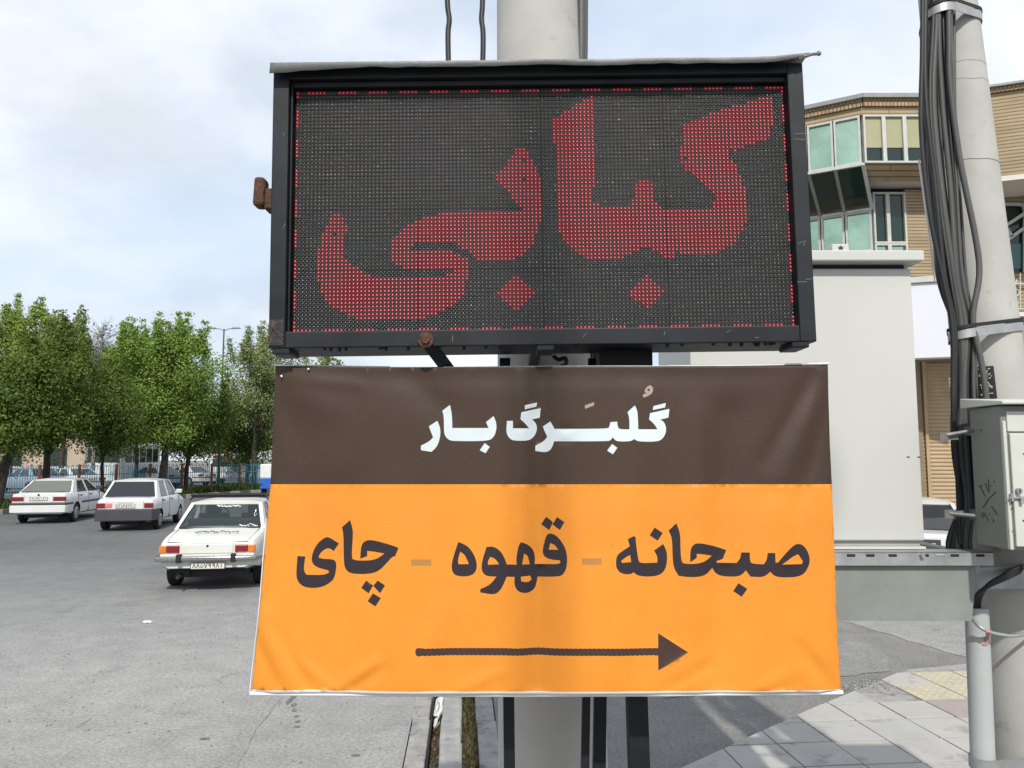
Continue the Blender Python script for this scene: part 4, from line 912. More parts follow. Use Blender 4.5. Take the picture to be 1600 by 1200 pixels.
# recessed lower storey
Kp = px2(1363, 330, 14.75); AEp = Kp + (AE - K) + Vector((.1, .0, 0)); BEp = px2(1760, 330, 14.75)
zS0 = zz(326, 14.75); zL0 = zz(440, 14.75)
ts = [0.0] + [s_of(u, 360, Kp, AEp) for u in (1321, 1283, 1245, 1207)]
for i in range(len(ts) - 1):   # sloping panes between the bay and the recess
    dA = (AE - K).normalized(); a0, a1 = ss[i], ss[i + 1]; c0, c1 = ts[i], ts[i + 1]; dP = (AEp - Kp).normalized()
    q = [Kp + dP * c0 + Vector((0, 0, zS0)), Kp + dP * c1 + Vector((0, 0, zS0)), K + dA * a1 + Vector((0, 0, zW0 - .02)), K + dA * a0 + Vector((0, 0, zW0 - .02))]
    nrm = Vector((.2, .6, .4)).normalized() * .05; b = MB()
    for s, e in ((0, 1), (1, 2), (2, 3), (3, 0)): b.bar(q[s], q[e], .06, .06)
    w_ = b.build('sloping_window', M['winframe'], bl, off=BO); b = MB(); b.hexa(q + [p + nrm * .3 for p in q]); b.build('pane', M['darkglass'], w_, off=BO)
    window(Kp, AEp, c0 + .02, c1, zz(391, 14.75), zS0 - .02, 'greenglass'); window(Kp, AEp, c0 + .02, c1, zz(440, 14.75), zz(391, 14.75) - .005, 'greenglass')
us = [1366, 1389, 1417]; st_ = [s_of(u, 350, Kp, BEp) for u in us]
for a, c in zip(st_[:-1], st_[1:]):
    window(Kp, BEp, a, c, zz(380, 14.75), zz(300, 14.75), 'darkglass'); window(Kp, BEp, a, c, zz(440, 14.75), zz(380, 14.75) - .005, 'greenglass')
Lp = (BEp - Kp).length; b = MB(); fbox(b, Kp, BEp, st_[-1] + .01, Lp, 0, zz(296, 14.75), .02, .3); fbox(b, Kp, BEp, 0, st_[-1] + .01, 0, zz(442, 14.75), .02, .3); fbox(b, Kp, AEp, 0, 3.5, 0, zz(442, 14.75), .02, .3); b.build('wall', M['brick'], bl, off=BO)
# sloping brick apron and soffit under facet B
zA1 = zz(283, 14.4); m1 = Vector((0, .42, 0)); q = [K + Vector((.0, 0, zW0 - .01)), BE + Vector((0, 0, zW0 - .01)), BE + m1 + Vector((0, 0, zA1)), K + m1 + Vector((.22, 0, zA1))]
b = MB(); b.hexa(q + [p + Vector((0, .1, .05)) for p in q]); b.build('apron', M['brick'], bl, off=BO)
b = MB(); b.prism([K + m1 + Vector((.2, 0, zA1 + .02)), BE + m1 + Vector((.0, 0, zA1 + .02)), Vector((BE.x, 14.9, zA1 + .02)), Vector((Kp.x - .1, 14.9, zA1 + .02))], (0, 0, .1)); b.build('soffit', M['plaster'], bl, off=BO)
# facet C: plain brick projecting bay
b = MB(); fbox(b, CE, CF, 0, LC, zz(276, 13.6, 1560), zz(146, 13.6, 1560), 0, .9); b.build('wall', M['brick'], bl, off=BO)
b = MB(); fbox(b, CE, CF, 0, LC, zz(146, 13.6, 1560), zz(139, 13.6, 1560), -.06, .9); b.build('soldier_course', M['soldier'], bl, off=BO)
b = MB(); fbox(b, CE, CF, -.03, LC, zz(139, 13.6, 1560), zz(135.5, 13.6, 1560), -.12, .9); b.build('roof_edge', M['roofedge'], bl, off=BO)
b = MB(); fbox(b, CE, CF, 0, LC, zz(284, 13.6, 1560), zz(276, 13.6, 1560) - .003, -.03, 1.0); b.build('soffit', M['plaster'], bl, off=BO)
b = MB(); fbox(b, Kp, BEp, 0, Lp, 0, zR - .1, .5, .7); fbox(b, Kp, AEp, 0, 3.5, 0, zR - .1, .6, .8); b.build('inner_wall', M['interior'], bl, off=BO)
b = MB(); b.prism([AE + Vector((0, 0, zR - .12)), K + Vector((0, 0, zR - .12)), BE + Vector((0, 0, zR - .12)), Vector((BE.x, 22, zR - .12)), Vector((AE.x, 22, zR - .12))], (0, 0, .06)); b.build('roof', M['roofedge'], bl, off=BO)
# arched window, balcony and railing at the right
b = MB(); fbox(b, Kp, BEp, s_of(1540, 350, Kp, BEp), s_of(1602, 350, Kp, BEp), zz(425, 14.75), zz(321, 14.75), -.03, .01); aw = b.build('window', M['darkglass'], bl, off=BO)
b = MB(); fbox(b, Kp, BEp, s_of(1545, 400, Kp, BEp), s_of(1600, 400, Kp, BEp), zz(421, 14.75), zz(382, 14.75), -.05, -.035); b.build('pane', M['tealglass'], aw, off=BO)
b = MB()
for a, c in (((1560, 360), (1606, 330)), ((1564, 382), (1606, 352)), ((1570, 353), (1580, 370))): b.bar(P(*a, 14.6), P(*c, 14.6), .06, .06)
b.build('window_brace', M['winframe'], aw, off=BO)
b = MB(); b.tube(catmull([P(1540, 320, 14.66), P(1592, 320, 14.66), P(1600, 327, 14.66), P(1601, 345, 14.66), P(1601, 425, 14.66)], 4), .03, 6); b.build('window_trim', M['winframe'], aw, off=BO)
b = MB(); x0, x1 = P(1500, 460, 13.9).x, P(1760, 460, 13.9).x; b.box(x0, x1, 13.9, 14.7, zz(487, 13.9), zz(445, 13.9)); b.build('balcony_parapet', M['brick'], bl, off=BO)
b = MB(); b.box(x0, x1, 13.8, 14.7, zz(494, 13.8), zz(487, 13.8) - .003); b.build('balcony_slab', M['plaster'], bl, off=BO)
b = MB(); b.box(x0, x1, 13.95, 14.7, zz(545, 13.95), zz(494, 13.95) - .01); b.build('shutter_box', M['shutter'], bl, off=BO)
def scroll(mb, cx, cy, s, fl=1, Y=13.82):
    pts = [(cx + fl * s * math.cos(t) * (1 - t / 9), cy + s * math.sin(t) * (1 - t / 9)) for t in np.linspace(0, 6.5, 16)]
    mb.tube([P(a, c, Y) for a, c in pts], .014, 5)
b = MB(); b.tube([P(1440, 444, 13.82), P(1700, 444, 13.82)], .018, 5); b.tube([P(1440, 483, 13.82), P(1700, 483, 13.82)], .018, 5)
for k in range(6):
    u = 1443 + k * 30 if k < 2 else 1578 + (k - 2) * 32
    scroll(b, u + 4, 437, 7); scroll(b, u + 9, 456, 8, -1); scroll(b, u + 6, 472, 7); b.tube([P(u + 16, 427, 13.82), P(u + 16, 483, 13.82)], .012, 5)
b.build('railing', M['winframe'], bl, off=BO)
# roller shutter, corrugated
ysh = 14.45; x0, x1 = P(1440, 700, ysh).x, P(1700, 700, ysh).x; zt_ = zz(566, ysh); n = int(zt_ / .072); V = []; F = []
for k in range(n * 4 + 1):
    z = zt_ * k / (n * 4); dy = (0, -.012, -.016, -.010)[k % 4]; V += [(x0, ysh + dy, z), (x1, ysh + dy, z)]
for k in range(n * 4): F.append((2 * k, 2 * k + 1, 2 * k + 3, 2 * k + 2))
b = MB(); b.add(V, F); b.build('roller_shutter', M['shutter'], bl, off=BO, fix=False)
b = MB(); xx = P(1447, 700, ysh).x; b.box(xx - .03, xx + .03, ysh - .07, ysh - .02, 0, zt_); b.build('shutter_rail', M['shutter'], bl, off=BO)
b = MB(); b.box(x0 - .12, x0, ysh - .08, 14.8, 0, zt_); b.box(x0 - .12, x1, ysh - .05, 14.8, zt_, zt_ + .1); b.build('shutter_frame', M['shutterdark'], bl, off=BO)
# white signboard above the shutter
sg = empty('shop_signboard', px2(1470, 560, 13.3) + Vector((0, 0, 0))); sg.location.z = zz(560, 13.3); tag(sg, 'blank white shop signboard fixed above the roller shutter', 'signboard'); so_ = sg.location.copy()
p0 = px2(1380, 500, 13.45); p1 = px2(1560, 500, 12.9); l = (p1 - p0).length; b = MB(); fbox(b, p0, p1, 0, l, zz(560, 13.3), zz(443, 13.3), 0, .25); b.build('panel', M['lightbox'], sg, off=so_, bevel=.01)
b = MB(); fbox(b, p0, p1, -.02, l + .02, zz(443, 13.3), zz(434, 13.3), -.05, .30); b.build('top_trim', M['winframe'], sg, off=so_, bevel=.008)
b = MB()
for s in (.1, l * .5, l - .1): fbox(b, p0, p1, s - .03, s + .03, zz(520, 13.3), zz(514, 13.3), .25, 1.5)
b.build('bracket', M['black'], sg, off=so_)

# ================================================================== CONCRETE POLES AND CABLES
def axis_pole(name, label, a, b_, ra, rb, m, ztop, seg=40):
    """a, b_: two points on the axis (upper, lower); carried down to the ground and up to ztop"""
    d = (a - b_); g0 = b_ + d * ((-.1 - b_.z) / d.z); t1 = b_ + d * ((ztop - b_.z) / d.z); k = (ra - rb) / (a.z - b_.z)
    r_at = lambda z: rb + k * (z - b_.z); root = empty(name, (g0.x, g0.y, 0)); tag(root, label, 'utility pole')
    zs = np.linspace(-.1, ztop, 50); b = MB(); b.tube([g0.lerp(t1, i / 49) for i in range(50)], [max(.06, r_at(z)) for z in zs], seg); b.build('pole_shaft', m, root, off=root.location, smooth=50)
    ax = lambda z: g0.lerp(t1, (z + .1) / (ztop + .1))
    return root, ax, r_at
YP = 2.62
pl_, axL, rL = axis_pole('utility_pole', 'round pale concrete utility pole standing behind the dot matrix sign', P(841, 50, YP), P(863, 1150, YP), .148, .178, M['concrete'], 9.0)
b = MB()
for k, (u0, u1) in enumerate(((906, 912), (911, 921), (916, 929), (901, 905))):
    pts = [P(u0 + 2 * math.sin(k + j), v, YP - .04 + .03 * k) for j, v in enumerate((-500, -200, 40, 250))] + [P(u1 + 3, v, YP - .05) for v in (560, 900, 1190)] + [Vector((P(u1 + 6, 1300, YP).x, YP - .05, 0.0))]
    b.tube(catmull(pts, 6), .011 if k else .016, 7)
o = b.build('cable_run', M['cable'], pl_, off=pl_.location, smooth=60)

YR = 3.55
pr_, axR, rR = axis_pole('utility_pole', 'leaning pale concrete utility pole carrying the grey junction box', P(1480, 0, YR), P(1598, 1050, YR), .124, .163, M['concrete'], 7.0)
# steel bands
def ring_band(parent, c, pts2, z0, z1, m, name, th=.004, off=None, tilt=.0):
    n = len(pts2); b = MB(); V = []; F = []
    for z, e in ((z0, 0), (z1, 0), (z1, th), (z0, th)):
        for x, y in pts2:
            r_ = Vector((x - c[0], y - c[1], 0)); r_ = r_ * (1 + e / r_.length); V.append((c[0] + r_.x, c[1] + r_.y, z + tilt * r_.x))
    for j in range(4):
        for i in range(n): F.append((j * n + i, j * n + (i + 1) % n, ((j + 1) % 4) * n + (i + 1) % n, ((j + 1) % 4) * n + i))
    b.add(V, F); return b.build(name, m, parent, off=off or parent.location)
def oval(c, r, cc, rc, n=40):     # hull round the pole circle and the cable circle
    pts = []
    for k in range(n):
        a = 2 * math.pi * k / n; d = Vector((math.cos(a), math.sin(a))); s1 = Vector(c) .dot(d) + r; s2 = Vector(cc).dot(d) + rc
        pts.append(Vector(c) + d * r if s1 > s2 else Vector(cc) + d * rc)
    return [(p.x, p.y) for p in pts]
bundle_px = [(1468, -260), (1468, 0), (1468, 150), (1476, 290), (1490, 430), (1506, 512), (1508, 600), (1508, 700), (1512, 785), (1500, 850), (1512, 900)]
YC = 3.38
def bun(v): return float(np.interp(v, [q[1] for q in bundle_px], [q[0] for q in bundle_px]))
for v, nm in ((14, 'cable_band'), (512, 'cable_band'), (788, 'cable_band')):
    z = zz(v, YC, 1500); c = axR(z); r_ = rR(z) + .004; q = P(bun(v), v, YC)
    hw = .019
    ring_band(pr_, (c.x, c.y), oval((c.x, c.y), r_, (q.x, q.y), .062 if v < 700 else .05), z - hw, z + hw, M['galv'], nm, tilt=.16)
    if v < 700: ring_band(pr_, (c.x, c.y), oval((c.x, c.y), r_ + .002, (q.x, q.y), .066), z + hw + .004, z + hw + .020, M['rubber'], 'rubber_strip', tilt=.16)
for v in (126, 98, 252):
    z = zz(v, YR - .1, 1520); c = axR(z); r_ = rR(z) + .0004; b = MB(); b.tube([(c.x + r_ * math.cos(a), c.y + r_ * math.sin(a), z + .010 * noise.noise(Vector((a * 2.2, v, 0)))) for a in np.linspace(-3.0, .2, 40)], .0010 if v == 252 else .0005, 4); b.build('hairline_crack', M['ink'], pr_, off=pr_.location)
# cable bundle: a thing of its own hanging on the pole
cb = empty('cable_bundle', P(1505, 850, YC)); tag(cb, 'thick bundle of grey and black cables strapped to the leaning pole', 'cables'); rc = random.Random(5)
for k in range(20):
    ph = rc.uniform(0, 6.28); du = (k % 6 - 2.5) * 10 + rc.uniform(-3, 3); dy = (k // 6) * .028 - .035 + rc.uniform(-.008, .008); rad = rc.choice((.006, .008, .011, .013, .0155)) * rc.uniform(.9, 1.1)
    pts = []
    for (u, v) in bundle_px:
        squeeze = {512: .62, 14: .8, 785: .55}.get(v, .8 if v < 500 else .7); a = .9 if v in (0, 512, 785) else 1.0
        wob = (math.sin(ph + v * .011) * 5 if v not in (512, 785) else 0); f = squeeze * (.78 if v > 520 else 1)
        pts.append(P(u + du * f + wob, v, YC + dy))
    b = MB(); b.tube(catmull(pts, 6), rad, 7); b.build('cable', M['cabledark'] if k % 4 == 0 else M['cable'], cb, off=cb.location, smooth=60)
for pts_, rad, mm in (([(1478, -200), (1482, 40), (1484, 130), (1500, 250), (1524, 370), (1530, 430), (1520, 500), (1534, 570), (1542, 640), (1543, 760)], .013, 'cable'), ([(1442, -200), (1441, 60), (1439, 200), (1452, 330), (1474, 440), (1488, 515), (1489, 640), (1496, 740), (1500, 850)], .010, 'cabledark')):
    b = MB(); b.tube(catmull([P(u, v, YC - .05) for u, v in pts_], 6), rad, 8); b.build('cable', M[mm], cb, off=cb.location, smooth=60)
b = MB(); b.tube(catmull([P(u, v, YC - .02) for u, v in ((1436, 250), (1447, 330), (1456, 400), (1462, 440))], 5), .005, 5); b.build('twisted_wire', M['plaster'], cb, off=cb.location)
# printed dark label wrapped on the pole
z = zz(597, YR, 1545); c = axR(z); st = MB(); r_ = rR(z) + .0035; V = []; F = []; n = 8
pxc = P(1544, 597, YR).x - c.x
a_mid = math.atan2(-c.y, -c.x) - .12
for j in range(2):
    zj = zz((571, 622)[j], 3.4, 1545); cj = axR(zj); rj = rR(zj) + .0035
    for i in range(n + 1): a = a_mid + (i / n - .5) * .5; V.append((cj.x + rj * math.cos(a), cj.y + rj * math.sin(a), zj))
for i in range(n): F.append((i, i + 1, n + 2 + i, n + 1 + i))
st.add(V, F); lab = st.build('pole_label', M['ink'], pr_, off=pr_.location, fix=False)
def onlab(s, t): 
    zj = zz(571 + 51 * (1 - t), 3.4, 1545); cj = axR(zj); rj = rR(zj) + .006; a = a_mid + (s - .5) * .5; return Vector((cj.x + rj * math.cos(a), cj.y + rj * math.sin(a), zj)) - Vector(pr_.location)
b = MB()
for pts in ([(.25, .42), (.5, .62), (.8, .32), (.25, .32), (.3, .45)],): b.tube([onlab(*p) for p in pts], .0016, 4)
b.build('warning_triangle', M['whiteink'], lab)
for i, (t0, n_) in enumerate(((.84, 4), (.72, 4), (.62, 3), (.36, 1), (.08, 3))):
    scrib('label_lettering', lambda s, t, t0=t0: onlab(.2 + .62 * s, t0 + .08 * t), n_, M['whiteink'], lab, 20 + i, .003)

# ------------------------------------------------------------------ platform and grey street cabinet
YF = 3.30; xl = P(1080, 630, YF).x; xr = P(1434, 630, YF).x; z0c, z1c = Zat(845, YF), Zat(416, YF); dep = .72
pf = empty('cabinet_platform', (1.5, YF, Zat(965, YF))); tag(pf, 'galvanised steel platform with slotted beam and grey apron sheet on the pole', 'platform'); po_ = pf.location.copy()
zt1, zt0 = Zat(859, YF), Zat(880, YF)
b = MB(); xe = P(1548, 870, YF - .06).x
b.box(xl - .15, xe, YF - .08, YF - .074, zt0, zt1); b.box(xl - .15, xe, YF - .08, YF + .03, zt1 - .006, zt1); b.build('front_beam', M['galv'], pf, off=po_, bevel=.002)
b = MB(); b.box(xl - .15, xe, YF + dep - .1, YF + dep, zt0, zt1); b.box(xl - .15, xl - .09, YF + .03, YF + dep - .1, zt0, zt1 - .008); b.box(xe - .1, xe - .04, YF + .03, YF + dep - .1, zt0, zt1 - .008); b.build('rear_frame', M['galv'], pf, off=po_)
sl_ = mat('slot_dark', (.02, .02, .02), .9)
for u in (1445, 1470, 1492, 1540 - 8, 1330, 1360, 1395):
    for_w = .018; q = P(u, 868, YF - .081); b = MB(); b.box(q.x - for_w, q.x + for_w, YF - .0815, YF - .0765, q.z - .006, q.z + .006); b.build('slot', sl_ if u != 1470 else M['galv'], pf, off=po_, bevel=.005)
for u, v in ((1440, 868),): q = P(u, v, YF - .08); b = MB(); b.tube([q, q + Vector((0, -.014, 0))], .009, 6); b.build('bolt', M['galv'], pf, off=po_)
za1, za0 = zt0 + .002, Zat(966, YF)
b = MB(); a0, a1 = P(1526, 882, YF - .05), P(1517, 966, YF - .05); lx = xl - .1
b.hexa([Vector((lx, YF - .055, za0)), Vector((a1.x, YF - .055, za0)), Vector((a0.x, YF - .055, za1)), Vector((lx, YF - .055, za1)), Vector((lx, YF - .045, za0)), Vector((a1.x, YF - .045, za0)), Vector((a0.x, YF - .045, za1)), Vector((lx, YF - .045, za1))])
b.build('apron_sheet', M['galv2'] if 'galv2' in M else mat('dull_apron_sheet', (.215, .225, .21), .6, .1, .12, 5, .08, 120, dirt=((.13, .135, .13), 3, .6)), pf, off=po_)
b = MB(); z = Zat(893, YR, 1590); c = axR(z); x2 = c.x + .5
b.box(xe - .04, x2, c.y - rR(z) - .05, c.y - rR(z) - .004, z - .045, z + .05); b.box(xe - .06, xe, YF + .02, c.y + .1, z + .02, z + .06); b.build('pole_clamp', M['galv'], pf, off=po_, bevel=.004)
ring_band(pf, (c.x, c.y), oval((c.x, c.y), rR(z) + .003, (c.x, c.y), .05), z - .02, z + .03, M['galv'], 'clamp_band', off=po_)
q = P(1594, 888, c.y - rR(z) - .051); b = MB(); b.tube([q, q + Vector((0, -.006, 0))], .012, 12); b.build('clamp_hole', M['ink'], pf, off=po_)

cbn = empty('street_cabinet', ((xl + xr) / 2, YF, zt1)); tag(cbn, 'large plain pale grey metal street cabinet with overhanging lid', 'cabinet'); co = cbn.location.copy()
b = MB(); b.box(xl, xr, YF, YF + dep, z0c, z1c - .01); b.build('cabinet_body', M['cabinet'], cbn, off=co, bevel=.006)
b = MB(); b.box(xl + .012, xr - .012, YF + .018, YF + dep - .02, zt1 + .014, z0c - .002); b.build('plinth', mat('grey_plinth_paint', (.33, .335, .30), .55, 0, .1, 5), cbn, off=co)
b = MB(); b.box(xl - .01, xr + .002, YF - .004, YF + dep, zt1 + .002, zt1 + .013); b.build('base_flange', M['cabinet'], cbn, off=co, bevel=.002)
b = MB(); b.box(xl - .03, xr + .03, YF - .06, YF + dep + .05, z1c + .010, z1c + .056); b.build('lid', M['cabinet'], cbn, off=co, bevel=.005)
b = MB(); b.box(xl + .02, xr - .02, YF + .02, YF + dep - .03, z1c - .01, z1c + .010); b.build('lid_gap', M['interior'], cbn, off=co)
q0, q1 = P(1299, 393, YF - .02), P(1325, 382, YF - .02); b = MB(); b.box(q0.x, q1.x, YF - .03, YF + .05, z1c + .056, z1c + .092); lk = b.build('lifting_block', M['cabinet'], cbn, off=co, bevel=.004)
b = MB(); m_ = (q0.x + q1.x) / 2; zc_ = z1c + .074; yk = YF - .0315
b.prism([Vector((m_ - .012, yk, zc_ + .001)), Vector((m_ + .012, yk, zc_ + .001)), Vector((m_, yk, zc_ + .009))], (0, .002, 0)); b.box(m_ - .009, m_ + .009, yk, yk + .002, zc_ - .007, zc_ - .001); b.build('mark', M['ink'], lk, off=co)
for u, v in ((1419, 714), (1435.5, 714)): q = P(u, v, YF); b = MB(); b.box(q.x - .006, q.x + .006, YF - .002, YF + .002, q.z - .002, q.z + .002); b.build('chip', M['ink'], cbn, off=co)

# ------------------------------------------------------------------ junction box on the pole
YJ, YJB = 3.0, 3.20; xj = P(1562, 640, YJ).x; xj2 = xj + .9; zj1, zj0 = Zat(634, YJ), Zat(859, YJ)
jb = empty('junction_box', (xj + .2, YJ + .1, zj0)); tag(jb, 'grey steel junction box with latch and scratched numbers on its side', 'junction box'); jo = jb.location.copy()
b = MB(); b.box(xj, xj2, YJ, YJB, zj0, zj1); b.build('box_body', M['boxpaint'], jb, off=jo, bevel=.004)
b = MB(); b.add([(xj - .02, YJ - .05, zj1 + .004), (xj2 + .02, YJ - .05, zj1 + .004), (xj2 + .02, YJB + .03, zj1 + .004), (xj - .02, YJB + .03, zj1 + .004), (xj - .02, YJ - .05, zj1 + .016), (xj2 + .02, YJ - .05, zj1 + .016), (xj2 + .02, YJB + .03, zj1 + .045), (xj - .02, YJB + .03, zj1 + .045)], [(3, 2, 1, 0), (4, 5, 6, 7), (0, 1, 5, 4), (1, 2, 6, 5), (2, 3, 7, 6), (3, 0, 4, 7)]); b.build('rain_roof', M['boxdoor'], jb, off=jo, bevel=.003)
zp = Zat(676, YJ); b = MB(); b.box(xj + .022, xj2 - .02, YJ - .006, YJ + .004, zp + .004, zj1 - .022); b.build('top_panel', M['boxdoor'], jb, off=jo, bevel=.003)
b = MB(); b.box(xj + .026, xj2 - .02, YJ - .012, YJ + .004, zj0 + .012, zp - .003); dr = b.build('door', M['boxdoor'], jb, off=jo, bevel=.004)
b = MB(); b.box(xj + .004, xj + .017, YJ - .008, YJ + .004, zj0, zj1 - .06); b.build('hinge_strip', M['boxdoor'], jb, off=jo, bevel=.003)
q = P(1591, 767, YJ - .015); b = MB(); b.tube([q + Vector((0, .004, 0)), q + Vector((0, -.010, 0))], .0115, 14); b.build('keyhole', M['galv'], dr, off=jo); b = MB(); b.box(q.x - .002, q.x + .002, q.y - .012, q.y - .008, q.z - .007, q.z + .007); b.build('key_slot', M['ink'], dr, off=jo)
q = P(1582, 778, YJ - .02); b = MB(); b.tube([q + Vector((-.012, 0, 0)), q + Vector((.06, 0, 0))], .0045, 7); b.box(q.x - .006, q.x + .002, q.y - .006, YJ - .004, q.z - .013, q.z + .016); b.box(q.x + .028, q.x + .04, q.y - .006, YJ - .004, q.z - .022, q.z + .006); b.build('latch', M['galv'], dr, off=jo, bevel=.001)
for u, v, w_ in ((1597, 709, .005), (1597, 813, .006), (1582, 836, .003), (1580, 829, .003), (1579, 794, .005)): q = P(u, v, YJ); b = MB(); b.box(q.x - w_, q.x + w_ * .6, YJ - .0135, YJ - .0115, q.z - w_ * .6, q.z + w_ * .5); b.build('paint_chip', M['rust'], dr, off=jo)
# pencilled numbers on the left side: 2700 over 901
def side(u, v):      # pixel -> point on the left side of the box
    d = ray(u, v); t = (xj - .0012) / d.x; return Vector((d.x * t, d.y * t, CAMZ + d.z * t))
S4 = lambda x, y: (1240 + x / 4.444, 600 + y / 4.444)
for st_k in ([(1285, 712), (1305, 705), (1297, 715), (1328, 778)], [(1330, 688), (1357, 752), (1352, 662)], [(1366, 706), (1374, 712)], [(1387, 682), (1394, 674)], [(1316, 858), (1352, 800), (1405, 748)], [(1318, 892), (1305, 905), (1312, 925), (1332, 905), (1325, 895), (1352, 950)], [(1358, 898), (1364, 906)], [(1372, 848), (1415, 908)], [(1384, 938), (1389, 962)]):
    b = MB(); b.tube([side(*S4(*p)) for p in st_k], .0014, 4); b.build('pencil_mark', M['ink'], jb, off=jo)
for x_, y_, r_ in ((1300, 268, .0015), (1302, 321, .003)): q = side(*S4(x_, y_)); b = MB(); b.tube([q, q + Vector((-.002, 0, 0))], r_, 8); b.build('drill_hole', M['ink'], jb, off=jo)
for v in (672, 806):   # stay bolts from the box back to the pole
    z = zz(v, YJB, 1510); c = axR(z); a = P(1511, v, YJB - .02); e = Vector((c.x - rR(z) - .12, c.y - .10, a.z - .03)); b = MB(); b.tube([a + Vector((.03, 0, 0)), P(1478 if v < 700 else 1483, v + (8 if v < 700 else -4), YJB - .01)], .008, 8); q = P(1476 if v < 700 else 1484, v + (9 if v < 700 else -4), YJB - .01); b.box(q.x - .022, q.x + .012, q.y - .004, q.y + .004, q.z - .02, q.z + .014); b.box(q.x + .012, q.x + .06, q.y + .006, q.y + .010, q.z - .016, q.z + .010); b.build('stay_bolt', M['steel'], jb, off=jo)
    b = MB(); b.box(xj + .05, xj + .40, YJB, c.y - rR(z) + .01, z - .02, z + .02); b.build('pole_bracket', M['galv'], jb, off=jo)
# conduit beside the pole with cable loop and earth wire
q0, q1 = P(1526, 949, 3.36), P(1536, 1195, 3.36); dd = q1 - q0; gq = q0 + dd * ((0 - q0.z) / dd.z)
cd = empty('conduit_pipe', (gq.x, gq.y, 0)); tag(cd, 'grey conduit pipe running down beside the leaning pole', 'pipe'); b = MB(); b.tube([q0, q0.lerp(gq, .5), gq], [.046, .047, .048], 20); b.build('pipe', M['concrete2'] if 'concrete2' in M else mat('grey_conduit', (.36, .38, .38), .6, 0, .1, 4, .1, 40, dirt=((.25, .26, .26), 6, .64)), cd, off=cd.location, smooth=50)
z = zz(1190, 3.36, 1550); c = axR(z); ring_band(cd, (c.x, c.y), oval((c.x, c.y), rR(z) + .003, (P(1536, 1190, 3.36).x, 3.36), .051), z - .022, z + .022, M['galv'], 'pipe_strap')
b = MB()
for k in range(3): b.tube(catmull([P(1522 + 4 * k, 958, 3.35), P(1523 + 4 * k, 935, 3.33), P(1540 + 2 * k, 918 - 2 * k, 3.28), P(1568, 905 - 3 * k, 3.27), P(1590, 895 - 4 * k, 3.34), P(1612, 885, 3.4)], 6), .009, 7)
b.build('cable_tail', M['cabledark'], cd, off=cd.location, smooth=60)
b = MB(); zq = zz(985, 3.3, 1560); cw = axR(zq); rw_ = rR(zq)
pts = [P(1516, 962, YF - .03), P(1527, 976, 3.28), P(1540, 985, 3.27), P(1560, 991, 3.28), P(1590, 993, 3.29)]; pts += [Vector((cw.x + (rw_ + .012) * math.cos(a), cw.y + (rw_ + .012) * math.sin(a), zq - .005)) for a in np.linspace(-1.5, 1.6, 8)]
b.tube(catmull(pts, 5), .0075, 7); b.build('earth_wire', M['galv'], cd, off=cd.location, smooth=60)
b = MB(); b.tube(catmull([P(1544, 985, 3.262), P(1543, 995, 3.30), P(1541, 1004, 3.315), P(1534, 1007, 3.318)], 4), [.010, .009, .008, .007, .008, .008, .009, .009, .010, .010, .009, .008, .006][:13], 6); b.build('paint_smear', M['pinkpaint'], cd, off=cd.location)

# ================================================================== DOT MATRIX SIGN
YS = 1.936; ROLL = R(-.72); C0 = P(846.5, 325, YS)
sg = empty('dot_matrix_sign', C0, (0, ROLL, 0)); tag(sg, 'black framed red dot matrix sign glowing with big Persian lettering', 'sign')
HWD, HHT = .64, .32; xL, xR_, zT, zB = -.690, .680, .366, -.364
b = MB(); b.box(xL + .003, xR_ - .003, .012, .15, zB + .003, zT - .003); b.build('housing', M['black'], sg)
for nm, x0, x1, z0, z1 in (('frame_bar', xL, xL + .041, zB, zT), ('frame_bar', xR_ - .041, xR_, zB, zT), ('frame_bar', xL + .0412, xR_ - .0412, zB, zB + .042), ('frame_bar', xL + .0412, xR_ - .0412, zT - .028, zT)):
    b = MB(); b.box(x0, x1, -.038, .02, z0, z1); b.build(nm, M['black'], sg, bevel=.003)
for x0, x1, z0, z1 in ((xL + .0415, -HWD - .003, zB + .0425, zT - .0285), (HWD + .003, xR_ - .0415, zB + .0425, zT - .0285), (-HWD - .0028, HWD + .0028, zB + .0425, -HHT - .003), (-HWD - .0028, HWD + .0028, HHT + .003, zT - .0285)):
    b = MB(); b.box(x0, x1, -.022, .02, z0, z1); b.build('inner_bead', M['black'], sg, bevel=.002)
# modules
b = MB(); b.box(-.1598, .1598, -.004, .012, -.0798, .0798); mo = b.build('led_module', M['ledbase'], sg, bevel=.001); mme = mo.data; bpy.data.objects.remove(mo)
for i in range(4):
    for j in range(4):
        m_ = link('led_module', mme, sg, (-.48 + .32 * i, 0, -.24 + .16 * j)); m_.modifiers.new('bevel', 'BEVEL').width = .001
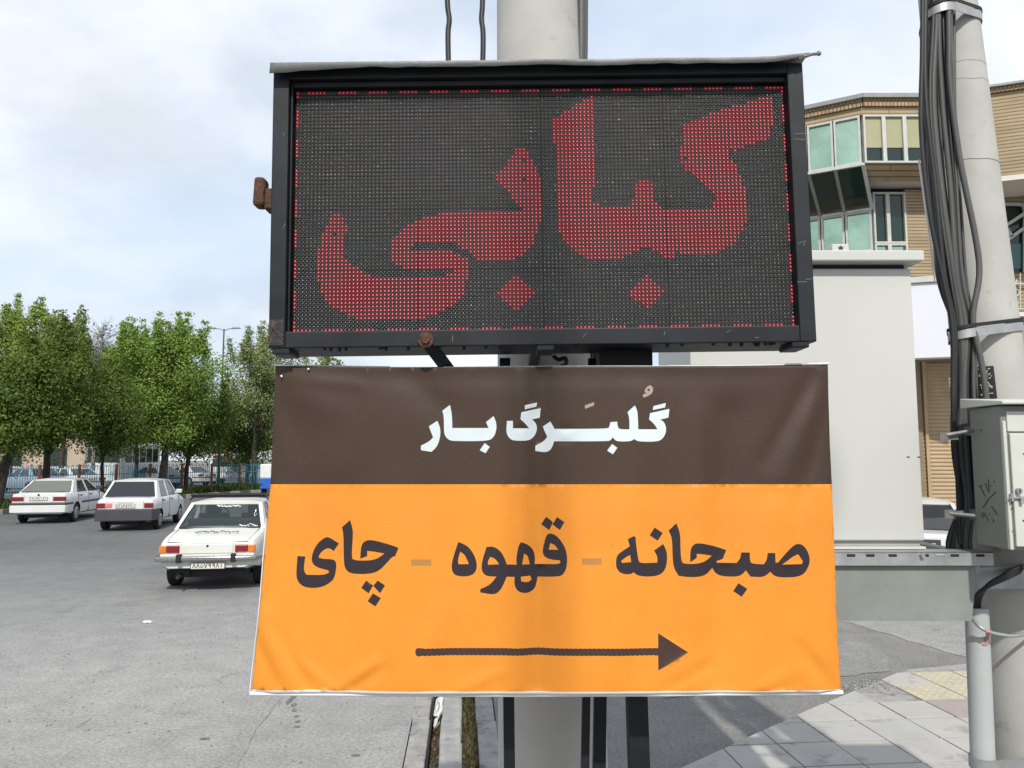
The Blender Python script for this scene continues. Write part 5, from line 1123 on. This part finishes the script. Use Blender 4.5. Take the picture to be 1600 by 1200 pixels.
# which lamps are lit: the lettering traced from the photograph
def zc(x0, y0, s): return lambda p: (x0 + p[0] / s, y0 + p[1] / s)
z1_, z2_, z3_, z4_ = zc(380, 60, 3.3333), zc(840, 60, 3.3333), zc(380, 300, 3.3333), zc(840, 300, 3.3333)
by = [z1_(p) for p in ((1425, 560), (1470, 590), (1500, 650), (1530, 720), (1537, 960), (1520, 1010), (1500, 1060), (1480, 1100), (1440, 1130), (1380, 1152), (1215, 1152))] + \
     [z3_(p) for p in ((1190, 322), (1140, 297), (1100, 264), (890, 264), (868, 280), (870, 297), (1070, 299), (1120, 320), (1160, 348), (1168, 420), (1152, 480), (1137, 530), (1100, 572), (1040, 607), (980, 632), (900, 658), (625, 658), (550, 632), (490, 602), (428, 560), (403, 500), (383, 440), (386, 285), (403, 265), (410, 205), (438, 160), (458, 125), (490, 110), (515, 123), (520, 155), (540, 180), (527, 215), (527, 330), (550, 365), (620, 405), (660, 430), (720, 437), (1025, 434), (1080, 412), (1075, 400), (850, 398), (800, 380), (772, 350), (763, 290), (768, 255), (800, 215), (830, 178), (880, 153), (940, 128), (1040, 108), (1080, 95), (1330, 95), (1430, 93))] + \
     [z1_(p) for p in ((1438, 890), (1400, 850), (1380, 830), (1360, 790), (1330, 770), (1303, 740), (1308, 715), (1350, 660), (1380, 620), (1400, 590))]
ka = [z2_(p) for p in ((265, 298), (277, 305), (277, 850), (300, 860), (310, 885), (450, 882), (470, 855), (483, 830), (485, 785), (503, 732), (562, 732), (582, 780), (587, 830), (605, 858), (640, 885), (890, 882), (907, 830), (850, 780), (820, 740), (770, 705), (738, 680), (718, 640), (718, 570), (733, 550), (733, 458), (770, 438), (880, 398), (960, 368), (1050, 343), (1140, 316), (1190, 308), (1202, 325), (1202, 450), (1187, 527), (1090, 560), (1010, 592), (968, 606), (1002, 650), (1022, 690), (1042, 740), (1067, 790), (1072, 880), (1070, 950), (1042, 1010), (1012, 1052), (972, 1092), (900, 1127), (640, 1138), (600, 1110), (560, 1090), (530, 1095), (470, 1120), (440, 1143), (235, 1143), (178, 1110), (128, 1070), (98, 1010), (86, 950), (80, 560), (60, 520), (57, 430), (160, 358), (215, 328))]
d1 = [z3_(p) for p in ((1405, 425), (1503, 518), (1410, 608), (1307, 518))]
d2 = [z4_(p) for p in ((545, 422), (653, 507), (556, 600), (457, 525))]
LIT = [by, ka, d1, d2]
Q = ((461, 141), (1217.5, 135), (1236, 506), (457, 515))
dead = set()
rd = random.Random(3)
for _ in range(22): dead.add((rd.randrange(128), rd.randrange(64)))
lit = np.zeros((64, 128), bool)
for r_ in range(64):
    for c_ in range(128):
        s, t = (c_ + .5) / 128, (r_ + .5) / 64
        u = (Q[0][0] * (1 - s) + Q[1][0] * s) * (1 - t) + (Q[3][0] * (1 - s) + Q[2][0] * s) * t; v = (Q[0][1] * (1 - s) + Q[1][1] * s) * (1 - t) + (Q[3][1] * (1 - s) + Q[2][1] * s) * t
        on = any(inpoly(u, v, p) for p in LIT)
        if r_ in (0, 63) and (c_ + (5 if r_ == 0 else 0)) % 8 < 5: on = True
        if c_ in (0, 127) and (r_ + 3) % 8 < 5: on = True
        if (c_, r_) in dead: on = False
        lit[r_, c_] = on
def lens_mesh(name, cells, r0, r1, h, mats):
    seg = 8; ang = np.arange(seg) * 2 * np.pi / seg; tv = []
    for rr_, y in ((r0, -.004), (r0 * .98, -.0055), (r0 * .72, -.004 - h * .8)): tv += [(rr_ * math.cos(a), y, rr_ * math.sin(a)) for a in ang]
    tv += [(r1 * math.cos(a), -.004 - h * .82, r1 * math.sin(a) - r0 * .2) for a in ang]; tv.append((0, -.004 - h, -r0 * .2)); tv = np.array(tv); tf = []; mi = []
    for j in range(3):
        for k in range(seg): tf += [(j * seg + k, j * seg + (k + 1) % seg, (j + 1) * seg + (k + 1) % seg), (j * seg + k, (j + 1) * seg + (k + 1) % seg, (j + 1) * seg + k)]; mi += [0, 0]
    for k in range(seg): tf.append((3 * seg + k, 3 * seg + (k + 1) % seg, 4 * seg)); mi.append(1)
    tf = np.array(tf); n = len(cells); V = np.zeros((n, len(tv), 3)); V[:] = tv[None]; V[:, :, 0] += cells[:, 0, None]; V[:, :, 2] += cells[:, 1, None]
    F = tf[None] + (np.arange(n) * len(tv))[:, None, None]
    me = np_mesh(name, V.reshape(-1, 3), F.reshape(-1, 3), mats, np.tile(mi, n)); o = link(name, me, sg); o['kind'] = 'stuff'
    return o
rc_ = np.argwhere(lit); xy = lambda a: np.stack([-.64 + (a[:, 1] + .5) * .01, .32 - (a[:, 0] + .5) * .01], 1)
lens_mesh('lit_lamps', xy(rc_), .0044, .0013, .004, [M['ledred'], M['ledredglint']])
lens_mesh('dark_lamps', xy(np.argwhere(~lit)), .0034, .0011, .004, [M['leddark'], M['ledglint']])
b = MB()
for r_ in range(64):
    z = .32 - r_ * .01 - .0008
    for i in range(4): b.box(-.64 + .32 * i + .001, -.32 + .32 * i - .001, -.0072, -.004, z - .0007, z + .0003)
lv = b.build('louvres', M['ledbase'], sg); lv['kind'] = 'stuff'
# rain hood with ragged lip
n = 90; V = []; F = []
for i in range(n + 1):
    t = i / n; x = xL - .001 + (xR_ + .010 - xL + .001) * t; lip = .015 + .006 * noise.noise(Vector((t * 6.5, 1.3, 0))) + .004 * noise.noise(Vector((t * 24, 4, 0)))
    lip += .008 * max(0, 1 - t / .10) - .003 * max(0, 1 - abs(t - .5) / .22); up = .010 * max(0, (t - .93) / .07); y = -.062 - .003 * noise.noise(Vector((t * 9, 7, 0)))
    V += [(x, .16, zT + .006), (x, -.045, zT + .007 + up), (x, y, zT + .004 + up), (x, y - .004, zT - lip + up * 1.6)]
for i in range(n):
    for k in range(3): F.append((i * 4 + k, i * 4 + k + 1, i * 4 + 5 + k, i * 4 + 4 + k))
b = MB(); b.add(V, F); hd = b.build('rain_hood', M['hood'], sg, smooth=50, fix=False); sm = hd.modifiers.new('s', 'SOLIDIFY'); sm.thickness = .0015
b = MB(); b.tube(catmull([(xR_ - .02, -.062, zT - .004), (xR_ + .012, -.062, zT + .008), (xR_ + .030, -.058, zT + .012), (xR_ + .036, -.055, zT + .015)], 4), [.004] * 10 + [.005, .006, .007], 8); b.build('hood_curl', M['hood'], sg)
# rusty lock on the left side, rusty corner plate, bolt and stay
b = MB(); b.box(xL - .022, xL + .004, -.03, .02, -.002, .052); lk = b.build('lock_bracket', M['rust'], sg, bevel=.004)
b = MB(); b.box(xL - .046, xL - .018, -.046, .0, -.036, .040, mtx=Matrix.Rotation(R(3), 4, 'Y')); b.build('padlock', M['rust'], lk, bevel=.009)
b = MB(); b.tube(catmull([(xL - .040, -.02, .036), (xL - .038, -.02, .056), (xL - .024, -.02, .060), (xL - .016, -.02, .046)], 4), .005, 6); b.build('shackle', M['rust'], lk)
b = MB(); b.box(xL + .002, xL + .038, -.0408, -.0385, zB + .006, zB + .072); b.build('corner_rust', M['rustblack'], sg, bevel=.001)
b = MB(); b.tube([(xL + .002, -.041, zB + .02), (xL + .012, -.042, zB + .05), (xL + .037, -.041, zB + .02)], .002, 6); b.build('weld_bead', M['rust'], sg)
for x in (xL + .03, .002, xR_ - .04): b = MB(); b.box(x - .022, x + .022, -.035, .06, zB - .014, zB + .001); b.build('foot_block', M['black'], sg, bevel=.003)
for i in range(26):      # hardened paint drips under the frame
    x = rd.uniform(xL + .1, xR_ - .1); b = MB(); b.tube([(x, -.02, zB + .002), (x, -.02, zB - rd.uniform(.003, .009))], [.006, .003], 6); b.build('paint_drip', M['black'], sg)
bx = -.296; b = MB(); b.tube([(bx, -.039, zB + .016), (bx, -.047, zB + .016)], .020, 10); b.tube([(bx, -.047, zB + .016), (bx, -.055, zB + .016)], .011, 6); b.build('rusty_bolt', M['rust'], sg)
b = MB(); b.bar((bx, -.043, zB + .016), (bx + .085, .075, zB - .10), .034, .005, up=(0, 1, 0)); b.build('stay_bar', M['black'], sg)

scf = mat('grey_scuff', (.16, .165, .17), .7)
for (x, z, w_, a) in ((.655, -.11, .016, .3), (.660, -.115, .006, 1.2), (.667, -.205, .012, .1), (.650, -.212, .018, 0), (.664, .175, .02, .05), (.662, .16, .02, -.05), (-.66, .19, .006, 1.2), (-.23, -.345, .012, 1.5), (.10, -.34, .010, .9), (.46, -.335, .008, .4), (.53, -.352, .006, 0), (-.655, -.05, .008, 1.1), (.30, -.338, .007, 1.3)):
    b = MB(); d_ = Vector((math.cos(a), 0, math.sin(a))) * w_; p_ = Vector((x, -.0384, z)); b.hexa_line(p_ - d_ * .7, p_ + d_ * .7, .0011, .001); b.build('paint_scuff', scf, sg)
# ------------------------------------------------------------------ steel stand behind the banner
sd = empty('sign_stand', (.25, 2.12, 0)); tag(sd, 'black square steel posts carrying the dot matrix sign and the banner', 'sign stand'); sdo = sd.location.copy()
def post(u0, v0, u1, v1, Y, w_, nm='post', m='black'):
    a, c = P(u0, v0, Y), P(u1, v1, Y); d = c - a; c = a + d * ((-.05 - a.z) / d.z); b = MB(); b.bar(a, c, w_, w_, up=(0, 1, 0)); return b.build(nm, M[m], sd, off=sdo, bevel=.002)
post(789, 560, 796, 1195, 2.14, .030); post(925, 560, 914, 1195, 2.16, .022); post(945, 560, 936, 1195, 2.20, .034); post(976, 560, 998, 1195, 2.10, .052)
b = MB(); a = P(935, 545, 2.05); c = P(1018, 575, 2.05); b.box(a.x, c.x, 2.03, 2.10, c.z - .05, a.z); b.build('mounting_box', M['black'], sd, off=sdo, bevel=.003)
for v in (600, 1050):
    a = P(440, v, 1.99); c = P(1290, v, 1.99); b = MB(); b.box(a.x, c.x, 1.985, 2.01, a.z - .0125, a.z + .0125); b.build('cross_rail', M['black'], sd, off=sdo)
for u in (460, 1270):
    a = P(u, 612, 2.0); c = P(u, 1040, 2.0); b = MB(); b.bar(Vector((a.x, 2.0, a.z)), Vector((a.x, 2.0, c.z)), .02, .02, up=(0, 1, 0)); b.build('upright', M['black'], sd, off=sdo)
for v in (600, 1050):
    a = P(795, v, 2.01); c = P(990, v, 2.01); b = MB(); b.box(a.x, a.x + .03, 2.011, 2.14, a.z - .012, a.z + .012); b.box(c.x, c.x + .03, 2.011, 2.09, a.z - .012, a.z + .012); b.build('spacer', M['black'], sd, off=sdo)
for u in (830, 960):
    a = P(u, 540, 2.1); b = MB(); b.box(a.x, a.x + .03, 2.10, YP - .12, a.z - .015, a.z + .015); b.build('pole_arm', M['black'], sd, off=sdo)
b = MB(); b.tube(catmull([P(864, 556, 2.06), P(872, 562, 2.06), P(883, 560, 2.06), P(884, 568, 2.06), P(876, 573, 2.06)], 5), .006, 6); b.build('wire_loop', M['cabledark'], sd, off=sdo)
# two wires coming down from above to the sign
for i, us in enumerate((((699, -260), (698, -100), (699, 0), (702, 30), (700, 60), (703, 97)), ((757, -260), (755, -100), (754, 0), (752.5, 30), (755, 60), (753, 97)))):
    root = empty('hanging_wire', P(us[-1][0], us[-1][1], 2.06)); tag(root, ('black wire hanging onto the sign hood farther from the concrete pole', 'black wire hanging onto the sign hood next to the concrete pole')[i], 'wire', 'wires hanging down to the sign')
    zt0_ = C0.z + zT; pts = [P(u, v, 2.06) for u, v in us]; pts[-1].z = zt0_ - .03
    top = pts[0]; pts = [top + Vector((0, .4, 3.5)), top + Vector((0, .1, 1.5))] + pts
    b = MB(); b.tube(catmull(pts, 8), .0078, 7); b.build('wire', M['cabledark'], root, off=root.location, smooth=60)

# ================================================================== BANNER
A_ = zc(640, 590, 3.8095); B_ = zc(440, 780, 3.4043); D_ = zc(880, 780, 3.5556); E_ = zc(380, 950, 1.6667)
WHITE = [[A_(p) for p in s] for s in (
    [(68, 432), (130, 442), (165, 410), (183, 350), (183, 300), (165, 257), (115, 290), (130, 330), (140, 355), (120, 378), (68, 405)],
    [(240, 162), (194, 197), (204, 230), (204, 320), (212, 350), (235, 372), (265, 378), (470, 378), (503, 352), (517, 310), (517, 270), (500, 229), (455, 265), (470, 300), (254, 300), (252, 220)],
    [(447, 390), (477, 412), (452, 450), (418, 432)],
    [(687, 165), (760, 148), (755, 172), (685, 190)],
    [(781, 181), (665, 207), (660, 248), (690, 275), (712, 302), (615, 302), (615, 258), (580, 258), (575, 320), (585, 350), (605, 370), (630, 376), (705, 376), (738, 355), (755, 325), (760, 290), (745, 262), (728, 248), (775, 238)],
    [(838, 261), (794, 290), (805, 320), (820, 352), (800, 378), (749, 405), (749, 436), (815, 446), (845, 425), (860, 379), (1180, 379), (1197, 372), (1210, 355), (1222, 372), (1240, 380), (1315, 380), (1337, 365), (1355, 381), (1475, 382), (1508, 362), (1527, 325), (1525, 288), (1512, 262), (1490, 250), (1540, 238), (1546, 186), (1430, 212), (1425, 250), (1455, 275), (1475, 308), (1360, 308), (1357, 200), (1340, 166), (1297, 205), (1308, 240), (1308, 308), (1255, 308), (1240, 298), (1235, 262), (1195, 265), (1190, 292), (1178, 305), (862, 305), (855, 290)],
    [(1450, 170), (1525, 151), (1520, 178), (1447, 193)], [(1205, 395), (1236, 418), (1210, 456), (1176, 435)])]
TAN = [[A_(p) for p in s] for s in ([(1043, 165), (1098, 146), (1098, 165), (1045, 186)], [(1398, 76), (1412, 54), (1433, 45), (1448, 58), (1448, 85), (1428, 106), (1390, 120), (1387, 101), (1415, 92), (1400, 90)], [(1412, 72), (1424, 64), (1431, 76), (1420, 82)])]
OCH = [[B_(p) for p in [(690, 320), (797, 320), (797, 354), (690, 354)]], [D_(p) for p in [(103, 328), (213, 328), (213, 363), (103, 363)]]]
DARK = [[B_(p) for p in s] for s in (
    [(85, 302), (126, 305), (120, 345), (118, 380), (132, 402), (220, 405), (250, 392), (246, 380), (200, 368), (170, 352), (157, 325), (165, 280), (190, 235), (225, 205), (250, 201), (303, 237), (275, 277), (255, 262), (235, 263), (205, 285), (195, 310), (215, 318), (270, 320), (287, 333), (290, 365), (278, 425), (250, 450), (210, 470), (150, 475), (105, 460), (82, 430), (78, 390)],
    [(363, 111), (319, 150), (328, 190), (328, 340), (340, 378), (370, 398), (470, 398), (520, 380), (555, 345), (590, 305), (605, 303), (623, 258), (575, 240), (480, 214), (440, 222), (422, 250), (418, 317), (456, 303), (456, 275), (490, 278), (547, 288), (520, 310), (480, 325), (400, 327), (375, 318), (372, 290), (378, 200), (378, 160)],
    [(450, 432), (488, 458), (464, 500), (424, 472)], [(512, 432), (551, 458), (525, 500), (488, 460)], [(487, 500), (529, 525), (500, 570), (458, 542)],
    [(940, 227), (985, 245), (1020, 285), (1040, 340), (1035, 385), (1005, 410), (940, 412), (910, 395), (902, 355), (915, 300)], [(950, 280), (975, 295), (996, 345), (940, 346), (938, 320)],
    [(1090, 254), (1125, 250), (1165, 275), (1190, 320), (1197, 346), (1250, 346), (1248, 310), (1262, 238), (1275, 227), (1310, 240), (1340, 270), (1349, 310), (1346, 346), (1470, 346), (1483, 335), (1480, 325), (1435, 322), (1400, 310), (1388, 285), (1395, 240), (1410, 190), (1430, 180), (1465, 195), (1500, 240), (1518, 290), (1518, 350), (1505, 390), (1480, 412), (1362, 414), (1356, 450), (1345, 480), (1310, 500), (1270, 495), (1245, 475), (1237, 440), (1240, 412), (1197, 412), (1182, 450), (1160, 490), (1130, 509), (1057, 496), (1057, 478), (1110, 455), (1142, 412), (1090, 410), (1064, 385), (1064, 340), (1078, 290)],
    [(1110, 307), (1135, 315), (1157, 346), (1098, 349), (1097, 330)], [(1290, 288), (1310, 300), (1320, 346), (1279, 346)], [(1272, 411), (1322, 407), (1330, 428), (1310, 443), (1275, 436)], [(1430, 234), (1455, 245), (1471, 269), (1421, 269)],
    [(1408, 94), (1444, 122), (1424, 166), (1381, 135)], [(1465, 94), (1504, 122), (1480, 164), (1441, 135)])] + [[D_(p) for p in s] for s in (
    [(390, 204), (357, 221), (368, 260), (330, 285), (296, 310), (290, 360), (300, 395), (330, 415), (375, 416), (388, 405), (420, 428), (510, 430), (555, 410), (575, 370), (578, 310), (570, 275), (555, 249), (504, 285), (524, 320), (522, 352), (430, 355), (416, 340), (405, 260), (400, 210)], [(370, 309), (376, 348), (326, 352), (320, 342), (345, 322)],
    [(508, 157), (553, 188), (525, 231), (479, 200)],
    [(628, 133), (585, 175), (605, 215), (607, 330), (615, 385), (640, 425), (690, 432), (760, 430), (800, 415), (830, 383), (850, 415), (890, 432), (970, 432), (1000, 415), (1014, 395), (1040, 430), (1110, 432), (1145, 401), (1175, 432), (1290, 435), (1340, 415), (1365, 370), (1371, 330), (1355, 280), (1325, 250), (1295, 247), (1265, 268), (1215, 320), (1190, 350), (1175, 350), (1173, 297), (1132, 297), (1125, 340), (1110, 360), (1050, 358), (1036, 345), (1036, 296), (990, 296), (985, 330), (965, 355), (860, 355), (854, 346), (890, 335), (911, 285), (840, 260), (745, 240), (715, 255), (703, 285), (703, 349), (739, 325), (740, 302), (775, 305), (827, 315), (790, 345), (740, 358), (670, 358), (655, 345), (650, 270), (650, 190)],
    [(1305, 306), (1331, 345), (1325, 360), (1212, 362), (1240, 345), (1275, 318)], [(975, 467), (1023, 498), (992, 543), (947, 512)])]
ARROW = [[E_(p) for p in [(449, 110), (452, 104), (458, 103)] + [(x, 104 + (1.2 if (i % 2) else 0)) for i, x in enumerate(range(470, 1080, 6))] + [(1081, 104), (1081, 66), (1158, 115), (1081, 163), (1081, 124)] + [(x, 124 - (1.2 if (i % 2) else 0)) for i, x in enumerate(range(1074, 464, -6))] + [(458, 125), (452, 123), (449, 118)]]]
def soften(poly, it=2, lim=50):
    for _ in range(it):
        out = []; n = len(poly)
        for i in range(n):
            a, p, c = Vector(poly[i - 1]), Vector(poly[i]), Vector(poly[(i + 1) % n]); d0, d1 = p - a, c - p
            if d0.length < 1e-6 or d1.length < 1e-6: continue
            if math.degrees(d0.angle(d1)) > lim: out.append((p.x, p.y))
            else:
                q0, q1 = p.lerp(a, .25), p.lerp(c, .25); out += [(q0.x, q0.y), (q1.x, q1.y)]
        poly = out
    return poly
WHITE = [soften(p) for p in WHITE]; DARK = [soften(p) for p in DARK]; TAN = [soften(p) for p in TAN]
left = [(428.5, 571), (427, 620), (424, 690), (421.5, 757), (417, 810), (412, 870), (407.5, 930), (402, 985), (396, 1035), (391, 1080)]
right = [(1295.5, 568), (1297, 620), (1299, 690), (1302, 757), (1305, 830), (1307, 900), (1308, 950), (1311, 1000), (1314, 1040), (1316.5, 1081)]
topE = [(428.5 + (1295.5 - 428.5) * t, 571 - 3 * t + 4.0 * math.sin(math.pi * t) + (1.2 * math.sin(9 * t))) for t in np.linspace(0, 1, 25)]
botE = [(391 + (1316.5 - 391) * t, 1083 + 2.5 * math.sin(math.pi * t) - 1.5 * t) for t in np.linspace(0, 1, 25)]
outline = topE + right[1:] + botE[::-1][0:] + left[::-1][1:]
# remove duplicates
ol = []
for p in outline:
    if not ol or (abs(p[0] - ol[-1][0]) + abs(p[1] - ol[-1][1])) > .5: ol.append((float(p[0]), float(p[1])))
outline = ol[:-1] if abs(ol[0][0] - ol[-1][0]) + abs(ol[0][1] - ol[-1][1]) < .5 else ol
pts = []; edges = []
def addring(r_):
    b0 = len(pts); n = len(r_); pts.extend(Vector(p) for p in r_); edges.extend((b0 + i, b0 + (i + 1) % n) for i in range(n))
addring(outline)
for r_ in WHITE + TAN + OCH + DARK + ARROW: addring(r_)
b0 = len(pts); hl = [(421.7 + (1302 - 421.7) * t, 756.7) for t in np.linspace(0, 1, 60)]; hl[0] = (418, 756.7); hl[-1] = (1306, 756.7); pts.extend(Vector(p) for p in hl); edges.extend((b0 + i, b0 + i + 1) for i in range(len(hl) - 1))
b0 = len(pts); hl = [(385 + (1325 - 385) * t, 1078.5 + 2.0 * math.sin(math.pi * t) + .9 * noise.noise(Vector((t * 14, 0, 0)))) for t in np.linspace(0, 1, 60)]; pts.extend(Vector(p) for p in hl); edges.extend((b0 + i, b0 + i + 1) for i in range(len(hl) - 1))
for v in np.arange(575, 1081, 7.0):
    for u in np.arange(396, 1314, 7.0):
        uu, vv = u + (3.5 if int((v - 575) / 7) % 2 else 0), v
        if inpoly(uu, vv, outline): pts.append(Vector((uu, vv)))
cv, ce, cf, _, _, _ = geometry.delaunay_2d_cdt(pts, edges, [], 0, 1e-4)
def bbox(p): xs = [q[0] for q in p]; ys = [q[1] for q in p]; return min(xs), max(xs), min(ys), max(ys)
REG = []
for mi, rings in ((2, WHITE), (3, TAN), (4, OCH), (5, DARK), (6, ARROW)): REG += [(mi, r_, bbox(r_)) for r_ in rings]
faces = []; fmi = []
for f in cf:
    cx = sum(cv[i].x for i in f) / len(f); cy = sum(cv[i].y for i in f) / len(f)
    if not inpoly(cx, cy, outline): continue
    base = 0 if cy < 756.7 else 1; t = (cx - 385) / 940
    if cy > 1078.5 + 2.0 * math.sin(math.pi * t) + .9 * noise.noise(Vector((t * 14, 0, 0))): base = 7
    hit = {}
    for mi, r_, bb in REG:
        if bb[0] < cx < bb[1] and bb[2] < cy < bb[3] and inpoly(cx, cy, r_): hit[mi] = hit.get(mi, 0) + 1
    for mi, k in hit.items():
        if k % 2: base = mi
    faces.append(tuple(f)); fmi.append(base)
def seg_fold(u, v, p0, p1, wd, amp):
    dx, dy = p1[0] - p0[0], p1[1] - p0[1]; L2 = dx * dx + dy * dy; t = ((u - p0[0]) * dx + (v - p0[1]) * dy) / L2
    tc = max(0, min(1, t)); d = math.hypot(u - p0[0] - tc * dx, v - p0[1] - tc * dy); return amp * math.exp(-(d / wd) ** 2) * (.25 + .75 * math.sin(math.pi * max(.05, min(.95, .15 + .7 * tc))))
FOLDS = [((846, 590), (842, 1070), 17, -.010), ((812, 590), (808, 1075), 16, .006), ((900, 600), (895, 1070), 40, .004), ((1136, 650), (1126, 1060), 26, -.009), ((1090, 650), (1084, 1060), 24, .005), ((1290, 585), (1225, 745), 16, .006), ((1270, 590), (1195, 720), 14, -.005), ((1292, 640), (1245, 800), 12, -.004), ((410, 960), (455, 1072), 14, .006), ((425, 975), (480, 1075), 9, -.005), ((470, 1035), (520, 1078), 8, .004), ((530, 1076), (585, 1035), 10, .005), ((545, 1078), (600, 1045), 7, -.0045), ((405, 1010), (430, 1070), 9, -.005), ((440, 600), (520, 640), 26, .004), ((436, 590), (470, 700), 20, -.003), ((600, 590), (592, 1060), 50, .003), ((440, 780), (415, 1060), 26, .005), ((1180, 1078), (1240, 1050), 12, .004), ((1300, 900), (1285, 1070), 16, .005), ((470, 590), (1200, 586), 14, -.0025), ((540, 780), (500, 1060), 40, -.006), ((690, 960), (640, 1075), 26, .005), ((1000, 620), (960, 1050), 34, .005), ((1210, 800), (1190, 1070), 22, .006), ((1040, 1076), (1110, 1040), 9, -.004), ((720, 1078), (780, 1050), 9, .004), ((1300, 1075), (1250, 1010), 11, -.006), ((450, 590), (560, 600), 10, .004), ((640, 590), (700, 640), 22, -.004)]
def bdepth(u, v):
    t = (v - 570) / 512; d = sum(seg_fold(u, v, *f) for f in FOLDS)
    d += .0035 * noise.noise(Vector((u * .006, v * .004, 0))) + .0016 * noise.noise(Vector((u * .019, v * .013, 5)))
    e = min((u - (428 - 37 * t)) , (1296 + 20 * t) - u); d -= .010 * math.exp(-max(0, e) / 14)          # side edges pulled back round the frame
    return d
BV = []
for p in cv:
    u, v = p.x, p.y; t = (v - 570) / 512; Y = 1.945 - .03 * t; Y -= bdepth(u, v)
    q = P(u, v, 1.945 - .03 * t); BV.append((q.x, Y, q.z))
def vinyl(name, c, weave=1.0, rough=.42):
    m = mat(name, c, rough, 0, .075, 4, 0, spec=.24); t = m.node_tree; b_ = t.nodes['Principled BSDF']; tcn = t.nodes.new('ShaderNodeTexCoord')
    mp = t.nodes.new('ShaderNodeMapping'); mp.inputs['Scale'].default_value = (1, 1, 1); t.links.new(tcn.outputs['Object'], mp.inputs[0])
    w1 = t.nodes.new('ShaderNodeTexNoise'); w1.inputs['Scale'].default_value = 230; w1.inputs['Detail'].default_value = 2; t.links.new(mp.outputs[0], w1.inputs['Vector'])
    bp = t.nodes.new('ShaderNodeBump'); bp.inputs['Strength'].default_value = .22 * weave; bp.inputs['Distance'].default_value = .002; t.links.new(w1.outputs['Fac'], bp.inputs['Height']); t.links.new(bp.outputs[0], b_.inputs['Normal'])
    src = b_.inputs['Base Color'].links[0].from_socket; mm = t.nodes.new('ShaderNodeMix'); mm.data_type = 'RGBA'; mm.blend_type = 'MULTIPLY'; mm.inputs[0].default_value = .7 * weave
    r_ = t.nodes.new('ShaderNodeValToRGB'); r_.color_ramp.elements[0].color = (.62, .62, .62, 1); r_.color_ramp.elements[1].color = (1.35, 1.35, 1.35, 1); t.links.new(w1.outputs['Fac'], r_.inputs[0]); t.links.new(src, mm.inputs[6]); t.links.new(r_.outputs[0], mm.inputs[7]); t.links.new(mm.outputs[2], b_.inputs['Base Color'])
    return m
bmats = [vinyl('brown_print', (.047, .029, .0195), 1.0, .5), vinyl('orange_print', (.64, .228, .026), .4, .5), vinyl('white_print', (.53, .585, .60), .15), vinyl('taupe_print', (.33, .25, .21), .3), vinyl('ochre_print', (.36, .175, .05), .5), vinyl('charcoal_print', (.027, .021, .025), 1.0), vinyl('arrow_brown_print', (.052, .030, .024), 1.0), vinyl('white_hem', (.62, .63, .62), .2)]
bn = empty('hanging_banner', (.12, 1.93, P(850, 1083, 1.915).z)); tag(bn, 'orange and brown vinyl banner with Persian lettering and right pointing arrow', 'banner')
b = MB(); b.v = BV; b.f = faces; b.m = fmi
bo = b.build('printed_sheet', bmats, bn, off=bn.location, smooth=80, fix=False)
bm = bmesh.new(); bm.from_mesh(bo.data)
loose = [v_ for v_ in bm.verts if not v_.link_faces]; bmesh.ops.delete(bm, geom=loose, context='VERTS')
for f in bm.faces:
    f.normal_update()
    if f.normal.y > 0: f.normal_flip()
bm.to_mesh(bo.data); bm.free(); bo.data.materials.append(M['vinylwhite'])
sm = bo.modifiers.new('s', 'SOLIDIFY'); sm.thickness = .0012; sm.offset = -1; sm.material_offset = 0
# pale hem folded behind, seen along the top edge and the left edge
b = MB(); tp = [P(u, v - 1.2, 1.953) for u, v in topE if 470 > u or u > 1060]; 
b.tube([P(u, v - .6, 1.952) for u, v in topE[:6]], .0022, 6); b.tube([P(u, v - .6, 1.952) for u, v in topE[-8:]], .0026, 6); b.tube([P(u, v - .1, 1.95) for u, v in topE[5:-7]], .0012, 5); b.build('top_hem', M['vinylwhite'], bn, off=bn.location, smooth=60)
b = MB(); b.tube([P(u - .8, v, 1.962 - .03 * (v - 570) / 512) for u, v in left[4:]], .0017, 6); b.build('side_hem', M['vinylwhite'], bn, off=bn.location, smooth=60)
b = MB(); b.tube([P(u, v + .6, 1.925) for u, v in botE], .0055, 8); b.build('bottom_hem', M['vinylwhite'], bn, off=bn.location, smooth=60)
for u, v in ((482, 577), (440, 588)): q = P(u, v, 1.938); b = MB(); b.tube([q + Vector((0, .004, 0)), q + Vector((0, -.002, .001))], .0025, 8); b.build('tie', M['vinylwhite'], bn, off=bn.location)

# lamp post on the pavement behind the photographer: its soft shadow crosses the sign and the banner
hd_ = Vector((S.x, S.y, 0)).normalized(); lpb = Vector((.075, 1.93, 0)) + hd_ * 7.0; H_ = 10.3
lp_ = empty('street_lamp', (lpb.x, lpb.y, 0)); tag(lp_, 'slim grey lamp post with one arm on the pavement facing the sign', 'street lamp')
b = MB(); b.tube([(lpb.x, lpb.y, -.05), (lpb.x, lpb.y, 2), (lpb.x, lpb.y, H_)], [.07, .036, .027], 14); b.box(lpb.x - .17, lpb.x + .17, lpb.y - .17, lpb.y + .17, -.02, .03); b.build('lamp_post', M['galv'], lp_, off=lp_.location, smooth=40)
b = MB(); b.tube(catmull([(lpb.x, lpb.y, H_ - .1), (lpb.x + .3, lpb.y - .2, H_ + .2), (lpb.x + .9, lpb.y - .6, H_ + .3)], 5), .03, 8); b.build('arm', M['galv'], lp_, off=lp_.location)
b = MB(); b.box(lpb.x + .85, lpb.x + 1.4, lpb.y - .74, lpb.y - .46, H_ + .25, H_ + .37); b.build('lamp_head', M['lampgrey'], lp_, off=lp_.location, bevel=.04)
